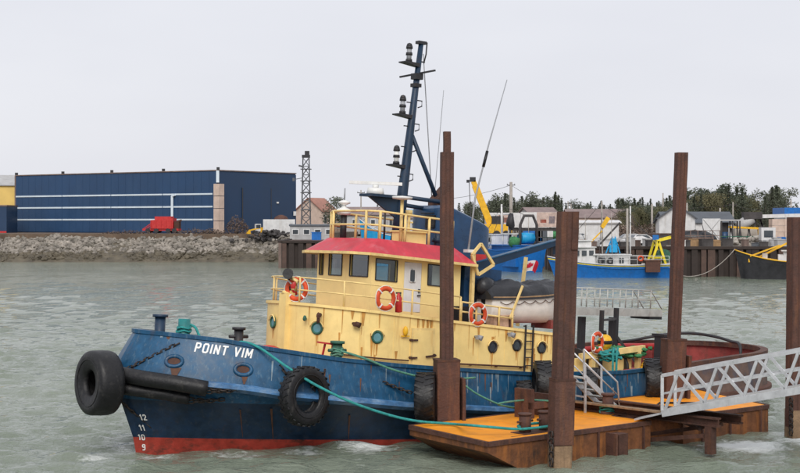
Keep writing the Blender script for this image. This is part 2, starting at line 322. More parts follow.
# ------------------------------------------------------------------ setting: water, land, quays, rocks
def graded(lo, hi, c0, c1, fine, grow):
    xs = []; x = c0
    while x < c1: xs.append(x); x += fine
    xs.append(c1); st = fine; x = c1
    while x < hi: st *= grow; x += st; xs.append(min(x, hi))
    st = fine; x = c0; left = []
    while x > lo: st *= grow; x -= st; left.append(max(x, lo))
    return left[::-1] + xs
WX = graded(-700, 700, -28, 28, .2, 1.018); WY = graded(-60, 420, 37, 70, .16, 1.0065)
rw = random.Random(3); waves = []
for i in range(70):
    lam = .55 * (4.0/.55) ** (rw.random() ** 1.35); ang = rw.gauss(math.radians(255), .6); k = 2*math.pi/lam
    waves.append((k*math.cos(ang), k*math.sin(ang), rw.random()*6.28, .0062 * lam ** .3 * (.6 + .8*rw.random()), lam))
import numpy as np
gx, gy = np.meshgrid(np.array(WX), np.array(WY)); gz = np.zeros_like(gx)
stepx = np.gradient(np.array(WX))[None, :]; stepy = np.gradient(np.array(WY))[:, None]; stp = np.maximum(stepx + 0*gx, stepy + 0*gx)
for kx, ky, ph, a, lam in waves:
    gz += a * np.clip((lam/stp - 2.3)/2.5, 0, 1) * np.sin(kx*gx + ky*gy + ph + .8*np.sin(.13*gx+.21*gy+ph))
gz += .35*gz*np.abs(gz)/.08                                   # peaky crests, flat troughs
nx, ny = len(WX), len(WY)
idx = np.arange(nx*ny).reshape(ny, nx)
fc = np.stack([idx[:-1, :-1], idx[:-1, 1:], idx[1:, 1:], idx[1:, :-1]], -1).reshape(-1, 4)
wme = bpy.data.meshes.new('water'); wme.from_pydata(np.stack([gx, gy, gz], -1).reshape(-1, 3).tolist(), [], fc.tolist())
wme.materials.append(M['water']); wme.polygons.foreach_set('use_smooth', [True]*len(fc)); wme.update()
wo = bpy.data.objects.new('water', wme); COL.objects.link(wo); struct(wo)

QZ = 3.5
shore = [(-900, 257), (-26, 257), (-17, 250), (-17, 217), (-8, 217), (-8, 242), (21, 242), (21, 184), (900, 184)]
m = MB()
n = len(shore)
top = shore + [(4000, 5000), (-4000, 5000)]
m.prism(top, -2, lambda x, y: QZ if y < 4000 else 4.0)
struct(m.build('ground', M['ground']))
# left yard stands a metre higher, on made ground
m = MB()
pr = [(-900, 256.0), (-60, 255.6), (-27, 255.4), (-20, 257), (-16, 262), (-10, 300), (-6, 420), (-900, 420)]
m.prism(pr, 3.2, lambda x, y: 4.6 if y < 400 else 4.2)
struct(m.build('yard', M['earth']))
# foreshore under the rock armour
m = MB(); m.prism([(-900, 247.5), (-19, 247.5), (-19, 257.2), (-900, 257.2)], -2, lambda x, y: .0 if y < 250 else 4.3)
struct(m.build('foreshore', M['wetrock']))
def rock(mb, c, r, rnd):
    n = len(mb.v); ph = (1+5**.5)/2
    vs_ = [(-1,ph,0),(1,ph,0),(-1,-ph,0),(1,-ph,0),(0,-1,ph),(0,1,ph),(0,-1,-ph),(0,1,-ph),(ph,0,-1),(ph,0,1),(-ph,0,-1),(-ph,0,1)]
    sc = [rnd.uniform(.6, 1.25) for _ in range(3)]; Mr = Matrix.Rotation(rnd.random()*6, 3, 'Z') @ Matrix.Rotation(rnd.random()*6, 3, 'X')
    for v in vs_:
        p = Vector(v).normalized() * rnd.uniform(.75, 1.15); p = Mr @ Vector((p.x*sc[0], p.y*sc[1], p.z*sc[2])); mb.v.append((c[0]+p.x*r, c[1]+p.y*r, c[2]+p.z*r*.8))
    for f in ((0,11,5),(0,5,1),(0,1,7),(0,7,10),(0,10,11),(1,5,9),(5,11,4),(11,10,2),(10,7,6),(7,1,8),(3,9,4),(3,4,2),(3,2,6),(3,6,8),(3,8,9),(4,9,5),(2,4,11),(6,2,10),(8,6,7),(9,8,1)): mb.face([n+k for k in f])
rr = random.Random(11); m = MB()
for i in range(5600):
    x = rr.uniform(-86, -18.3); t = rr.random() ** .9; y = lerp(248.2, 256.0, t); z = lerp(.0, 3.9, t) + rr.uniform(-.1, .3) + .2*math.sin(x*.3) + .15*math.sin(x*.83)
    m.m = 1 if z < 1.25 + .5*rr.random() else 0
    rock(m, (x, y, z), rr.choice((.2, .24, .28, .34, .4, .48, .6)), rr)
for i in range(900):
    x = -86 - 260*rr.random(); t = rr.random(); m.m = 1 if t < .3 else 0
    rock(m, (x, lerp(248.2, 256.6, t), lerp(.05, 4.45, t)+.1), rr.uniform(.6, 1.0), rr)
o = m.build('rock_armour', [M['rock'], M['wetrock']]); o['kind'] = 'stuff'; tag(o, 'pale grey boulder slope below the long blue warehouse', 'rocks')

def quay(name, p, q, z, step=1.25):
    p, q = Vector((*p, 0)), Vector((*q, 0)); d = q-p; ln = d.length; x = d/ln; nrm = Vector((x.y, -x.x, 0))
    root = MB(); root.bar(p + nrm*.05 + Vector((0,0,(z-3)/2)), q + nrm*.05 + Vector((0,0,(z-3)/2)), .2, z+2.9)
    root = struct(root.build(name, M['quaydark']))
    cap = MB(); cap.bar(p + nrm*.35 + Vector((0,0,z+.02)), q + nrm*.35 + Vector((0,0,z+.02)), .7, .35); cap.build('cap_beam', M['quaydark'], root)
    k = 0; s = .3; rq = random.Random(int(ln*10))
    shared = {}
    while s < ln:
        w = rq.choice((.5, .62, .75, .9)); mt = rq.choice(('quaypile', 'quaypile', 'quaydark', 'quaylight')); key = (w, mt)
        if key not in shared:
            shared[key] = MB().bx(-w/2, w/2, -.22, .22, -2.5, z-.18).mesh('pile', M[mt])
        o = bpy.data.objects.new('pile', shared[key]); COL.objects.link(o); o.parent = root
        o.location = p + x*s + nrm*.36; o.rotation_euler = (0, 0, math.atan2(x.y, x.x)); s += w + rq.uniform(.15, .7)
    return root
quay('quay_wall', (21, 184), (86, 184), QZ)
quay('quay_wall', (21, 242), (21, 184), QZ)
quay('quay_wall', (-8, 242), (21, 242), QZ)
quay('quay_wall', (-17, 217), (-8, 217), QZ+.3)
quay('quay_wall', (-17, 250), (-17, 217), QZ+.3)
m = MB().bx(-17.2, -7.9, 217.1, 250, 3.45, 3.85); struct(m.build('pavement', M['quaypile']))

# ------------------------------------------------------------------ the tug
tug = thing('tugboat', 'blue hulled tug with cream wheelhouse and red roof, trimmed down by the stern', 'tugboat', (-7.8, 44, 0), (0, R(3), R(38)))
TW = Matrix.Translation((-7.8, 44, 0)) @ (Matrix.Rotation(R(38), 4, 'Z') @ Matrix.Rotation(R(3), 4, 'Y'))
def T(s, t, h): return TW @ Vector((s, t, h))       # tug coordinates (aft, starboard, up) to world
RAILH = [(-.1, 3.58), (.6, 3.53), (1.6, 3.44), (2.7, 3.25), (4.85, 2.97), (6.9, 2.80), (8, 2.73), (12.6, 2.48), (16.4, 2.5), (20, 2.74), (22.5, 2.98), (27.4, 3.25)]
STRKH = [(-.8, 2.45), (.4, 2.31), (1.2, 2.25), (2.05, 2.18), (2.9, 2.05), (4.5, 1.92), (7, 1.70), (9, 1.58), (10.6, 1.48), (14, 1.42), (18, 1.5), (22, 1.75), (28, 2.1)]
railh = lambda s: interp(s, RAILH)
strkh = lambda s: interp(s, STRKH)
LEV = [  # height function, s0, entry length, half breadth, n, m, s1, run length
    (lambda s: -1.3, .9, 12, 2.9, 1.8, 1, 23.4, 9),
    (lambda s: -.25, .12, 12, 3.45, 1.8, 1, 25.0, 7),
    (lambda s: .47, -.06, 11.6, 3.58, 1.85, 1, 25.6, 6),
    (lambda s: min(1.62, strkh(s)-.2), -.55, 9.4, 3.86, 2.1, 1.35, 26.3, 5.2),
    (lambda s: strkh(s)-.12, -.75, 8.5, 3.95, 2.2, 1.7, 26.7, 5),
    (strkh, -.75, 8.5, 3.95, 2.2, 1.7, 26.75, 5),
    (railh, -.1, 8.5, 3.75, 2.2, 1.55, 26.7, 5),
]
def half(k, s):
    _, s0, Le, B, n_, m_, s1, Lr = LEV[k]
    if s <= s0 or s >= s1: return 0
    x = min((s-s0)/Le, 1); y = B*(1-(1-x)**n_)**(1/m_)
    z = max(0, (s-(s1-Lr))/Lr); return y*max(0, 1-z**2.4)**(1/2.1)
def hull_y(s, h):
    pts = sorted((LEV[k][0](s), half(k, s)) for k in range(len(LEV))); return interp(h, pts)
NS = 110
def svals(k):
    s0, s1 = LEV[k][1], LEV[k][6]
    return [s0 + (s1-s0)*(.5-.5*math.cos(math.pi*i/NS))*1.0 if True else 0 for i in range(NS+1)]
def fair_svals(k):
    s0, s1 = LEV[k][1], LEV[k][6]; out = []
    for i in range(NS+1):
        u = i/NS; w = .35*u + .65*(.5-.5*math.cos(math.pi*u)); out.append(s0+(s1-s0)*w)
    return out
hb = MB()
SV = [fair_svals(k) for k in range(len(LEV))]
for sg in (-1, 1):
    base = len(hb.v)
    for k in range(len(LEV)):
        for s in SV[k]: hb.v.append((s, sg*half(k, s), LEV[k][0](s)))
    for k in range(len(LEV)-1):
        hb.m = [2, 2, 1, 0, 0, 0][k]
        for i in range(NS):
            a = base+k*(NS+1)+i; q = (a, a+1, a+NS+2, a+NS+1)
            if k >= 4: hb.m = 3 if SV[k][i] > 19.4 else 0
            hb.face(q if sg < 0 else q[::-1], True)
hull = hb.build('hull', [M['blue'], M['navy'], M['boot'], mat('stern_rust_paint', (.12, .075, .06), .65, var=.4, stain=(.03, .06, .11), stain_amt=.7, stain_scale=(1.5, 1.5, 1), lo=.5, bump=.2)], tug)
def plan_pts(k, lo=None, hi=None, off=0, n=90):
    """port then round: list of (s, y) along one side"""
    s0, s1 = LEV[k][1], LEV[k][6]; lo = s0 if lo is None else lo; hi = s1 if hi is None else hi
    return [(lo+(hi-lo)*(.3*u+.7*(.5-.5*math.cos(math.pi*u)))) for u in [i/n for i in range(n+1)]]
def sweep_band(mb, k, hf, prof, lo=None, hi=None):
    """profile [(outward, up)] swept along both sides of level k"""
    ss = plan_pts(k, lo, hi)
    for sg in (-1, 1):
        P = [Vector((s, sg*half(k, s), hf(s))) for s in ss]; n0 = len(mb.v); N = len(prof)
        for i, p in enumerate(P):
            d = P[min(i+1, len(P)-1)] - P[max(i-1, 0)]; d.z = 0; d.normalize(); nn = Vector((d.y, -d.x, 0)) * (-sg) * -1
            if nn.y*sg < 0: nn = -nn
            if abs(p.y) < 1e-6: nn = Vector((-1 if s0_side(p.x) else 1, 0, 0))
            for a, b in prof: mb.v.append(tuple(p + nn*a + Vector((0, 0, b))))
        for i in range(len(P)-1):
            for j in range(N):
                j2 = (j+1) % N; q = (n0+i*N+j, n0+(i+1)*N+j, n0+(i+1)*N+j2, n0+i*N+j2); mb.face(q if sg > 0 else q[::-1])
def s0_side(s): return s < 10
st = MB(); sweep_band(st, 5, strkh, [(-.05, .03), (.15, -.02), (.16, -.13), (-.05, -.24)], -.75, 18.8); st.build('rubbing_strake', M['strake'], hull)
st = MB(); sweep_band(st, 5, strkh, [(-.05, .03), (.15, -.02), (.16, -.13), (-.05, -.24)], 18.8, 26.7); st.build('rubbing_strake', M['rust'], hull, 'rusty strake round the stern')
rc = MB(); sweep_band(rc, 6, railh, [(.07, .05), (.07, -.06), (-.12, -.06), (-.12, .05)], -.1, 18.6); rc.build('rail_cap', M['blue'], hull)
rc = MB(); sweep_band(rc, 6, railh, [(.12, .09), (.12, -.1), (-.16, -.1), (-.16, .09)], 18.6, 26.7); rc.build('stern_rail_cap', M['rust'], hull, 'rusty thick cap round the stern bulwark')
# inside of the bulwark and the deck
il = MB(); ss = plan_pts(6)
DECKD = .95
for sg in (-1, 1):
    for i in range(len(ss)-1):
        a, b = ss[i], ss[i+1]; ya, yb = max(0, half(6, a)-.09)*sg, max(0, half(6, b)-.09)*sg
        il.quad((a, ya, railh(a)), (b, yb, railh(b)), (b, yb, railh(b)-DECKD), (a, ya, railh(a)-DECKD))
il.build('bulwark_lining', M['deckred'], hull)
dk = MB()
for i in range(len(ss)-1):
    a, b = ss[i], ss[i+1]; ya, yb = half(6, a), half(6, b)
    dk.quad((a, -ya, railh(a)-DECKD), (b, -yb, railh(b)-DECKD), (b, yb, railh(b)-DECKD), (a, ya, railh(a)-DECKD))
dk.build('deck', M['deckred'], tug)
# bulwark stays inside the stern
for sg in (-1, 1):
    for s in (16.5, 18, 19.5, 21, 22.4, 23.8, 25.2):
        y = half(6, s)-.1; h = railh(s)
        part('bulwark_stay', M['deckred'], tug, lambda mb: mb.prism([(s-.03, sg*y), (s+.03, sg*y), (s+.03, sg*(y-.35)), (s-.03, sg*(y-.35))], h-DECKD, lambda x, yy: h-.1 if abs(yy) > y-.1 else h-.75))
# lettering and draught marks laid onto the plating
def on_hull(s, h, out=.012):
    y = hull_y(s, h); e = .05
    tx = Vector((2*e, -(hull_y(s+e, h)-hull_y(s-e, h)), 0)); tz = Vector((0, -(hull_y(s, h+e)-hull_y(s, h-e)), 2*e))
    nrm = tx.cross(tz).normalized()
    if nrm.y > 0: nrm = -nrm
    return Vector((s, -y, h)) + nrm*out, nrm
def along_hull(s0, dist, h):
    s = s0; left = dist; stp_ = .02 if dist >= 0 else -.02
    while abs(left) > 1e-6:
        a = (s, hull_y(s, h)); b = (s+stp_, hull_y(s+stp_, h)); l = math.hypot(b[0]-a[0], b[1]-a[1]); s += stp_*min(1, abs(left)/l)
        if l >= abs(left): break
        left -= l if dist >= 0 else -l
    return s
GLYPH = {'P': [[(0,0),(0,1)], [(0,1),(.38,1),(.5,.88),(.5,.6),(.38,.47),(0,.47)]], 'O': [[(.12,0),(0,.14),(0,.86),(.12,1),(.42,1),(.54,.86),(.54,.14),(.42,0),(.12,0)]], 'I': [[(0,0),(0,1)]],
         'N': [[(0,0),(0,1)], [(0,1),(.5,0)], [(.5,0),(.5,1)]], 'T': [[(0,1),(.56,1)], [(.28,1),(.28,0)]], 'V': [[(0,1),(.28,0)], [(.28,0),(.56,1)]], 'M': [[(0,0),(0,1)], [(0,1),(.32,.25)], [(.32,.25),(.64,1)], [(.64,1),(.64,0)]],
         '1': [[(0,.78),(.16,1)], [(.16,1),(.16,0)]], '2': [[(0,.8),(.1,.98),(.36,.98),(.46,.8),(.42,.6),(0,.04)], [(0,.04),(.48,.04)]], '0': [[(.1,0),(0,.14),(0,.86),(.1,1),(.36,1),(.46,.86),(.46,.14),(.36,0),(.1,0)]], '9': [[(.44,.55),(.1,.5),(0,.62),(0,.86),(.1,1),(.34,1),(.44,.86),(.44,.14),(.34,0),(.06,0)]]}
def lettering(txt, size, fn, name, parent, stroke=.165):
    x0 = 0
    for ch in txt:
        if ch == ' ': x0 += .55*size; continue
        mb = MB(); wd = 0
        for k, st_ in enumerate(GLYPH[ch]):
            for (ax, ay), (bx2, by2) in zip(st_, st_[1:]):
                d = Vector((bx2-ax, by2-ay)); l = d.length; d /= l; nn = Vector((-d.y, d.x))*stroke/2; e = d*stroke*.32; nseg = max(1, int(l/.3))
                for q in range(nseg):
                    a_ = Vector((ax, ay))-e+(d*l+2*e)*(q/nseg); b_ = Vector((ax, ay))-e+(d*l+2*e)*((q+1)/nseg)
                    mb.quad(*[fn(x0+v_.x*size, v_.y*size, .018+.002*len(mb.f)*.3) for v_ in (a_-nn, b_-nn, b_+nn, a_+nn)])
            wd = max(wd, *[v_[0] for v_ in st_])
        mb.build(name, M['white'], parent); x0 += (wd+.42)*size
NAME_S, NAME_H, NAME_SLOPE = .88, 3.09, -.085
lettering('POINT VIM', .232, lambda x, y, o_: on_hull(along_hull(NAME_S, x, 3.1) - (hull_y(1.6, 3.1+y)-hull_y(1.6, 3.1))*.85, NAME_H+y+NAME_SLOPE*x, o_)[0], 'letter', hull, .2)
for txt, s, h in (('12', -.02, 1.02), ('11', .06, .70), ('10', .10, .40), ('9', .22, .10)):
    lettering(txt, .155, lambda x, y, o_: on_hull(along_hull(s, x, h) - (hull_y(s, h+y)-hull_y(s, h))*.85, h+y, o_)[0], 'draught_figure', hull, .2)
# oval fairleads through the bow bulwark
def oval_ring(mb, c, nrm, rx, rz, r, seg=20):
    x = Vector((0, 0, 1)).cross(nrm).normalized(); z = nrm.cross(x)
    mb.tube([c + x*rx*math.cos(2*math.pi*i/seg) + z*rz*math.sin(2*math.pi*i/seg) for i in range(seg)], r, 8, closed=True)
def disc(mb, c, nrm, rx, rz, seg=18):
    x = Vector((0, 0, 1)).cross(nrm).normalized(); z = nrm.cross(x); n0 = len(mb.v)
    for i in range(seg): mb.v.append(tuple(c + x*rx*math.cos(2*math.pi*i/seg) + z*rz*math.sin(2*math.pi*i/seg)))
    mb.face(range(n0, n0+seg))
for s, h in ((.36, 2.78), (1.97, 2.62), (13.4, 2.05)):
    c, nr = on_hull(s, h, .02); mb = MB(); oval_ring(mb, c, nr, .24, .165, .06); f = mb.build('fairlead', M['blue'], tug)
    mb = MB(); disc(mb, c + nr*.005, nr, .22, .14); mb.build('fairlead_opening', M['rust2'], f)
mat_run = mat('hull_rust_run', (.11, .05, .03), .8, var=.4); mat_salt = mat('hull_salt_run', (.2, .26, .3), .7, var=.3)
rr2 = random.Random(9)
for i in range(70):
    s_ = rr2.uniform(.25, 17.5); top_ = railh(s_)-rr2.choice((.08, .1, .35, .5)); l_ = rr2.uniform(.15, .7)*(1 if i % 3 else .8); w_ = rr2.uniform(.012, .04); low = max(top_-l_, strkh(s_)+.1)
    if low > top_-.08 or (.6 < s_ < 2.8 and i % 5): continue
    dsl = (hull_y(s_, top_)-hull_y(s_, low))*.6; q = [on_hull(s_-w_, top_, .008)[0], on_hull(s_+w_, top_, .008)[0], on_hull(s_+dsl+w_*.3, low, .008)[0], on_hull(s_+dsl-w_*.3, low, .008)[0]]; mb = MB(); mb.quad(*q); mb.build('rust_run' if i % 3 == 0 else 'salt_run', mat_run if i % 3 == 0 else mat_salt, hull)
for s_, h_, l_, w_ in ((.36, 2.6, .3, .12), (1.97, 2.42, .2, .08), (3.0, 1.5, 1.0, .03), (2.2, 1.45, .9, .02), (5.4, 1.3, .8, .03)):
    mb = MB(); n_ = 5
    for k in range(n_):
        h0_, h1_ = h_-l_*k/n_, h_-l_*(k+1)/n_; a_, b_ = s_+(hull_y(s_, h_)-hull_y(s_, h0_))*.6, s_+(hull_y(s_, h_)-hull_y(s_, h1_))*.6; wa, wb = w_*(1-.15*k), w_*(1-.15*(k+1))
        mb.quad(on_hull(a_-wa, h0_, .028)[0], on_hull(a_+wa, h0_, .028)[0], on_hull(b_+wb, h1_, .028)[0], on_hull(b_-wb, h1_, .028)[0])
    mb.build('rust_run', mat_run, hull)
# bitts and posts on the foredeck
def bitt(s, t, h0, h1, r, mt, cap=True, bar=False, name='bitt'):
    mb = MB(); mb.cyl((s, t, h0), (s, t, h1), r, r, 14)
    if cap: mb.cyl((s, t, h1-.02), (s, t, h1+.06), r*1.45, r*1.45, 14)
    if bar: mb.cyl((s-.32, t, h1-.22), (s+.32, t, h1-.22), .05, .05, 8)
    return mb.build(name, M[mt], tug)
b0 = bitt(.55, -.2, 2.6, 4.02, .16, 'mastblue')
bitt(1.05, -.75, 2.6, 3.98, .18, 'tealbox', False)
bitt(2.6, -1.3, 2.3, 3.72, .14, 'blacksteel', True, True)
bitt(5.05, -2.95, 2.0, 3.42, .15, 'green', True, True)
part('hatch_cover', M['redpaint'], tug, lambda mb: mb.blob((3.6, -1.4, 3.1), (.42, .3, .16), 12, 6, 0).cyl((3.6, -1.4, 2.1), (3.6, -1.4, 3.12), .3, .3))
# ---- deckhouse
BD = lambda s: 4.50 - .085*(s-4.9)                  # boat deck follows the sheer
W = 2.6; hc, ha = 7.2, 2.2; HS1 = 14.7
plan = [(HS1, -W)]
for i in range(25):
    a = math.pi*i/24; plan.append((hc - ha*math.sin(a), -W*math.cos(a)))
plan.append((HS1, W))
house = MB(); n0 = 0; N = len(plan)
for s, t in plan: house.v.append((s, t, railh(s)-1.0))
for s, t in plan: house.v.append((s, t, BD(s)))
for i in range(N):
    j = (i+1) % N; house.face((j, i, N+i, N+j), 0 < i < N-2)
house = house.build('deckhouse', M['yellow'], tug)
bdk = MB(); pl2 = [(s + (-.05 if s < hc else 0), t*1.02) for s, t in plan]
bdk.prism(pl2, lambda x, y: BD(x)-.03, lambda x, y: BD(x)+.06); bdk.build('boat_deck', M['yellow'], tug)
bdt = MB(); bdt.prism([(s*.985+.12, t*.97) for s, t in plan], lambda x, y: BD(x)+.04, lambda x, y: BD(x)+.066); bdt.build('boat_deck_plating', M['deckred'], tug)
# portholes
def house_norm(s, t):
    if s < hc and abs(t) < W-.001:
        v = Vector(((s-hc)/ha**2, t/W**2, 0)); return v.normalized()
    return Vector((0, -1, 0))
for s, t, h in ((5.03, .55, 3.86), (5.36, -1.42, 3.78), (6.82, -2.56, 3.58), (11.55, -2.6, 3.28), (12.62, -2.6, 3.34), (13.75, -2.6, 3.26)):
    nr = house_norm(s, t); c = Vector((s, t, h)) + nr*.02
    mb = MB(); oval_ring(mb, c, nr, .17, .17, .035, 18); r_ = mb.build('porthole_rim', M['green'] if s < 10 else M['blacksteel'], house)
    mb = MB(); disc(mb, c - nr*.005, nr, .165, .165); mb.build('porthole_glass', M['glassl'] if s < 10 else M['glass'], house)
    mb = MB()                                        # rain brow
    x = Vector((0, 0, 1)).cross(nr).normalized()
    mb.tube([c + nr*.04 + x*.23*math.cos(a) + Vector((0, 0, .23*math.sin(a))) for a in [math.pi*(.05+.9*i/8) for i in range(9)]], .02, 6); mb.build('porthole_brow', M['yellow'], house)
    # rust weep below the rim
    nz = random.uniform(.3, .5)
    mb = MB(); x2 = x*.045; c2 = c - nr*.012; mb.quad(c2-x2-Vector((0,0,.19)), c2+x2-Vector((0,0,.19)), c2+x2*.3-Vector((0,0,.19+nz)), c2-x2*.3-Vector((0,0,.19+nz))); mb.build('rust_weep', mat_weep if 'mat_weep' in globals() else globals().setdefault('mat_weep', mat('rust_weep', (.52, .26, .06), .8, var=.3)), house)
rr2 = random.Random(21)
for i in range(46):
    s_ = rr2.uniform(5.2, 14.5); t_ = -(W*math.sqrt(max(0, 1-max(0, (hc-s_)/ha)**2))); nr = house_norm(s_, t_); x = Vector((0, 0, 1)).cross(nr).normalized(); top_ = BD(s_)-.03 if rr2.random() < .6 else rr2.uniform(2.9, 3.7); l_ = rr2.uniform(.25, .8); w_ = rr2.choice((.012, .02, .03, .06))
    c_ = Vector((s_, t_, top_))+nr*.012; mb = MB(); mb.quad(c_-x*w_, c_+x*w_, c_+x*w_*.25-Vector((0,0,l_)), c_-x*w_*.25-Vector((0,0,l_))); mb.build('rust_weep', globals()['mat_weep'], house)
# steel door in the house side, coaming, dogs, grab rail
part('door', M['yellow'], house, lambda mb: mb.bx(8.2, 8.98, -2.65, -2.6, 2.3, 3.8))
part('door_frame', M['rail'], house, lambda mb: (mb.bx(8.12, 8.2, -2.64, -2.6, 2.3, 3.88), mb.bx(8.98, 9.06, -2.64, -2.6, 2.3, 3.88), mb.bx(8.2, 8.98, -2.64, -2.6, 3.8, 3.88)), 'rust stained door frame')
for z in (2.95, 3.5): part('door_dog', M['rust2'], house, lambda mb: mb.bar((8.1, -2.68, z), (8.34, -2.68, z), .05).cyl((8.1, -2.6, z), (8.1, -2.7, z), .04))
part('door_handle', M['rust2'], house, lambda mb: mb.bar((8.7, -2.69, 2.98), (9.1, -2.69, 3.02), .05).cyl((9.05, -2.6, 3.02), (9.05, -2.7, 3.02), .05))
gr = MB()
gp = [Vector((s, -half(6, s)*0-1*(W*math.sqrt(max(0, 1-max(0, (hc-s)/ha)**2))+.09), railh(s)+.13)) for s in [5.6+.2*i for i in range(13)]]
gr.tube(gp, .025, 6); gr.tube([(9.3, -2.69, railh(9.3)+.12), (13.0, -2.69, railh(13)+.14)], .03, 6)
for s in (9.5, 10.6, 11.7, 12.8): gr.bar((s, -2.6, railh(s)+.12), (s, -2.7, railh(s)+.12), .04)
gr.build('grab_rail', M['rust2'], house)
la = MB()
for s in (12.92, 13.26): la.bar((s, -2.7, 2.2), (s, -2.7, 4.02), .045); la.bar((s, -2.6, 3.98), (s, -2.7, 3.98), .045)
for i in range(6): la.bar((12.92, -2.7, 2.4+.27*i), (13.26, -2.7, 2.4+.27*i), .035)
la.build('ladder', M['blacksteel'], house)
for s, h in ((6.1, 3.98), (10.78, 3.62), (12.2, 3.72)):
    t = -(W*math.sqrt(max(0, 1-max(0, (hc-s)/ha)**2)))
    part('deck_light', M['grey'] if s > 8 else M['rust2'], house, lambda mb: mb.cyl((s, t, h), (s, t-.16, h), .04).box((s, t-.16, h-.02), (.13, .12, .13)).cyl((s, t-.14, h), (s+.08, t-.27, h-.05), .07, .09))
part('brass_light', M['yel'], house, lambda mb: mb.blob((7.82, -2.7, 3.78), (.08, .09, .16), 8, 5, 0).bar((7.7, -2.66, 3.62), (8.0, -2.68, 3.62), .04))
for s in (6.3, 7.45, 9.7, 10.95, 12.1, 14.1):
    t = -(W*math.sqrt(max(0, 1-max(0, (hc-s)/ha)**2))); part('weld_seam', M['yellow'], house, lambda mb: mb.bx(s-.012, s+.012, t-.008, t+.02, railh(s)-.5, BD(s)-.04))
# square trunk on the front of the house
part('vent_trunk', M['yellow'], tug, lambda mb: mb.bx(4.86, 5.2, -.36, .02, 2.4, 4.82).cyl((5.03, -.17, 4.8), (5.03, -.17, 4.9), .2, .12))
part('trunk_valve', M['green'], tug, lambda mb: mb.cyl((5.2, -1.0, 4.05), (5.0, -1.25, 4.05), .04).blob((5.02, -1.2, 4.07), (.06, .06, .09), 8, 5, .1))
part('fire_hydrant', M['rust2'], tug, lambda mb: mb.cyl((5.35, -1.55, 4.2), (5.15, -1.75, 4.15), .06).blob((5.18, -1.7, 4.18), (.06, .06, .1), 8, 5, .1).cyl((5.2, -1.68, 4.15), (5.2, -1.68, 3.95), .05))
part('bench', M['redpaint'], tug, lambda mb: mb.bar((4.6, -2.55, 3.42), (5.15, -2.75, 3.36), .2, .05).bar((4.65, -2.5, 2.2), (4.85, -2.6, 3.4), .05).bar((5.05, -2.7, 2.2), (5.05, -2.7, 3.38), .05))
# ---- wheelhouse: real openings with glass set in the wall thickness
SH = lambda s: -.05*(s-7.3)                          # the wheelhouse leans with the sheer
def holed_wall(mb, P, U, V, holes, th, nrm):
    """wall from P spanned by unit U (length lu) and V; holes (u0,u1,v0,v1); th thickness along -nrm"""
    (U, lu), (V, lv) = U, V
    us = sorted({0, lu, *[h[0] for h in holes], *[h[1] for h in holes]}); vs_ = sorted({0, lv, *[h[2] for h in holes], *[h[3] for h in holes]})
    for a, b in zip(us, us[1:]):
        for c, d in zip(vs_, vs_[1:]):
            if any(h[0] <= (a+b)/2 <= h[1] and h[2] <= (c+d)/2 <= h[3] for h in holes): continue
            q = [P+U*a+V*c, P+U*b+V*c, P+U*b+V*d, P+U*a+V*d]; mb.quad(*q); mb.quad(*[p-nrm*th for p in q[::-1]])
    for u0, u1, v0, v1 in holes:
        e = [P+U*u0+V*v0, P+U*u1+V*v0, P+U*u1+V*v1, P+U*u0+V*v1]
        for i in range(4): mb.quad(e[i], e[(i+1) % 4], e[(i+1) % 4]-nrm*th, e[i]-nrm*th)
WF, WA, WW = 7.3, 11.0, 1.5; WB = 4.0; WTOP = 6.22
wh = MB(); Us = Vector((1, 0, -.05)); Vz = Vector((0, 0, 1))
wins_side = [(.16, 1.02, 5.34-WB, 6.02-WB), (2.3, 3.0, 5.34-WB, 6.02-WB)]
door = (1.32, 2.04, 4.42-WB, 6.02-WB)
for sg in (-1, 1):
    holed_wall(wh, Vector((WF, sg*WW, WB)), (Us, WA-WF), (Vz, WTOP-WB), wins_side + [door], .08, Vector((0, sg, 0)))
wins_front = [(.18, 1.16, 5.42-WB, 6.12-WB), (1.6, 2.32, 5.42-WB, 6.12-WB), (2.66, 2.86, 5.42-WB, 6.12-WB)]
holed_wall(wh, Vector((WF, -WW, WB)), (Vector((0, 1, 0)), 2*WW), (Vz, WTOP-WB), wins_front, .08, Vector((-1, 0, 0)))
dz = -.05*(WA-WF)
holed_wall(wh, Vector((WA, -WW, WB+dz)), (Vector((0, 1, 0)), 2*WW), (Vz, WTOP-WB), [(.4, 1.1, 1.3, 2.0), (1.9, 2.6, 1.3, 2.0)], .08, Vector((1, 0, 0)))
wheel = wh.build('wheelhouse', M['cream'], tug)
def framed(parent, P, U, V, rect, nrm, mt='blacksteel', glass='clear', fw=.032):
    u0, u1, v0, v1 = rect; mb = MB(); c = [P+U*u0+V*v0, P+U*u1+V*v0, P+U*u1+V*v1, P+U*u0+V*v1]
    for i in range(4): mb.bar(c[i]+nrm*.012, c[(i+1) % 4]+nrm*.012, fw, fw, up=nrm)
    mb.build('window_frame', M[mt], parent)
    mb = MB(); mb.quad(*[p-nrm*.035 for p in c]); mb.build('window_pane', M[glass], parent)
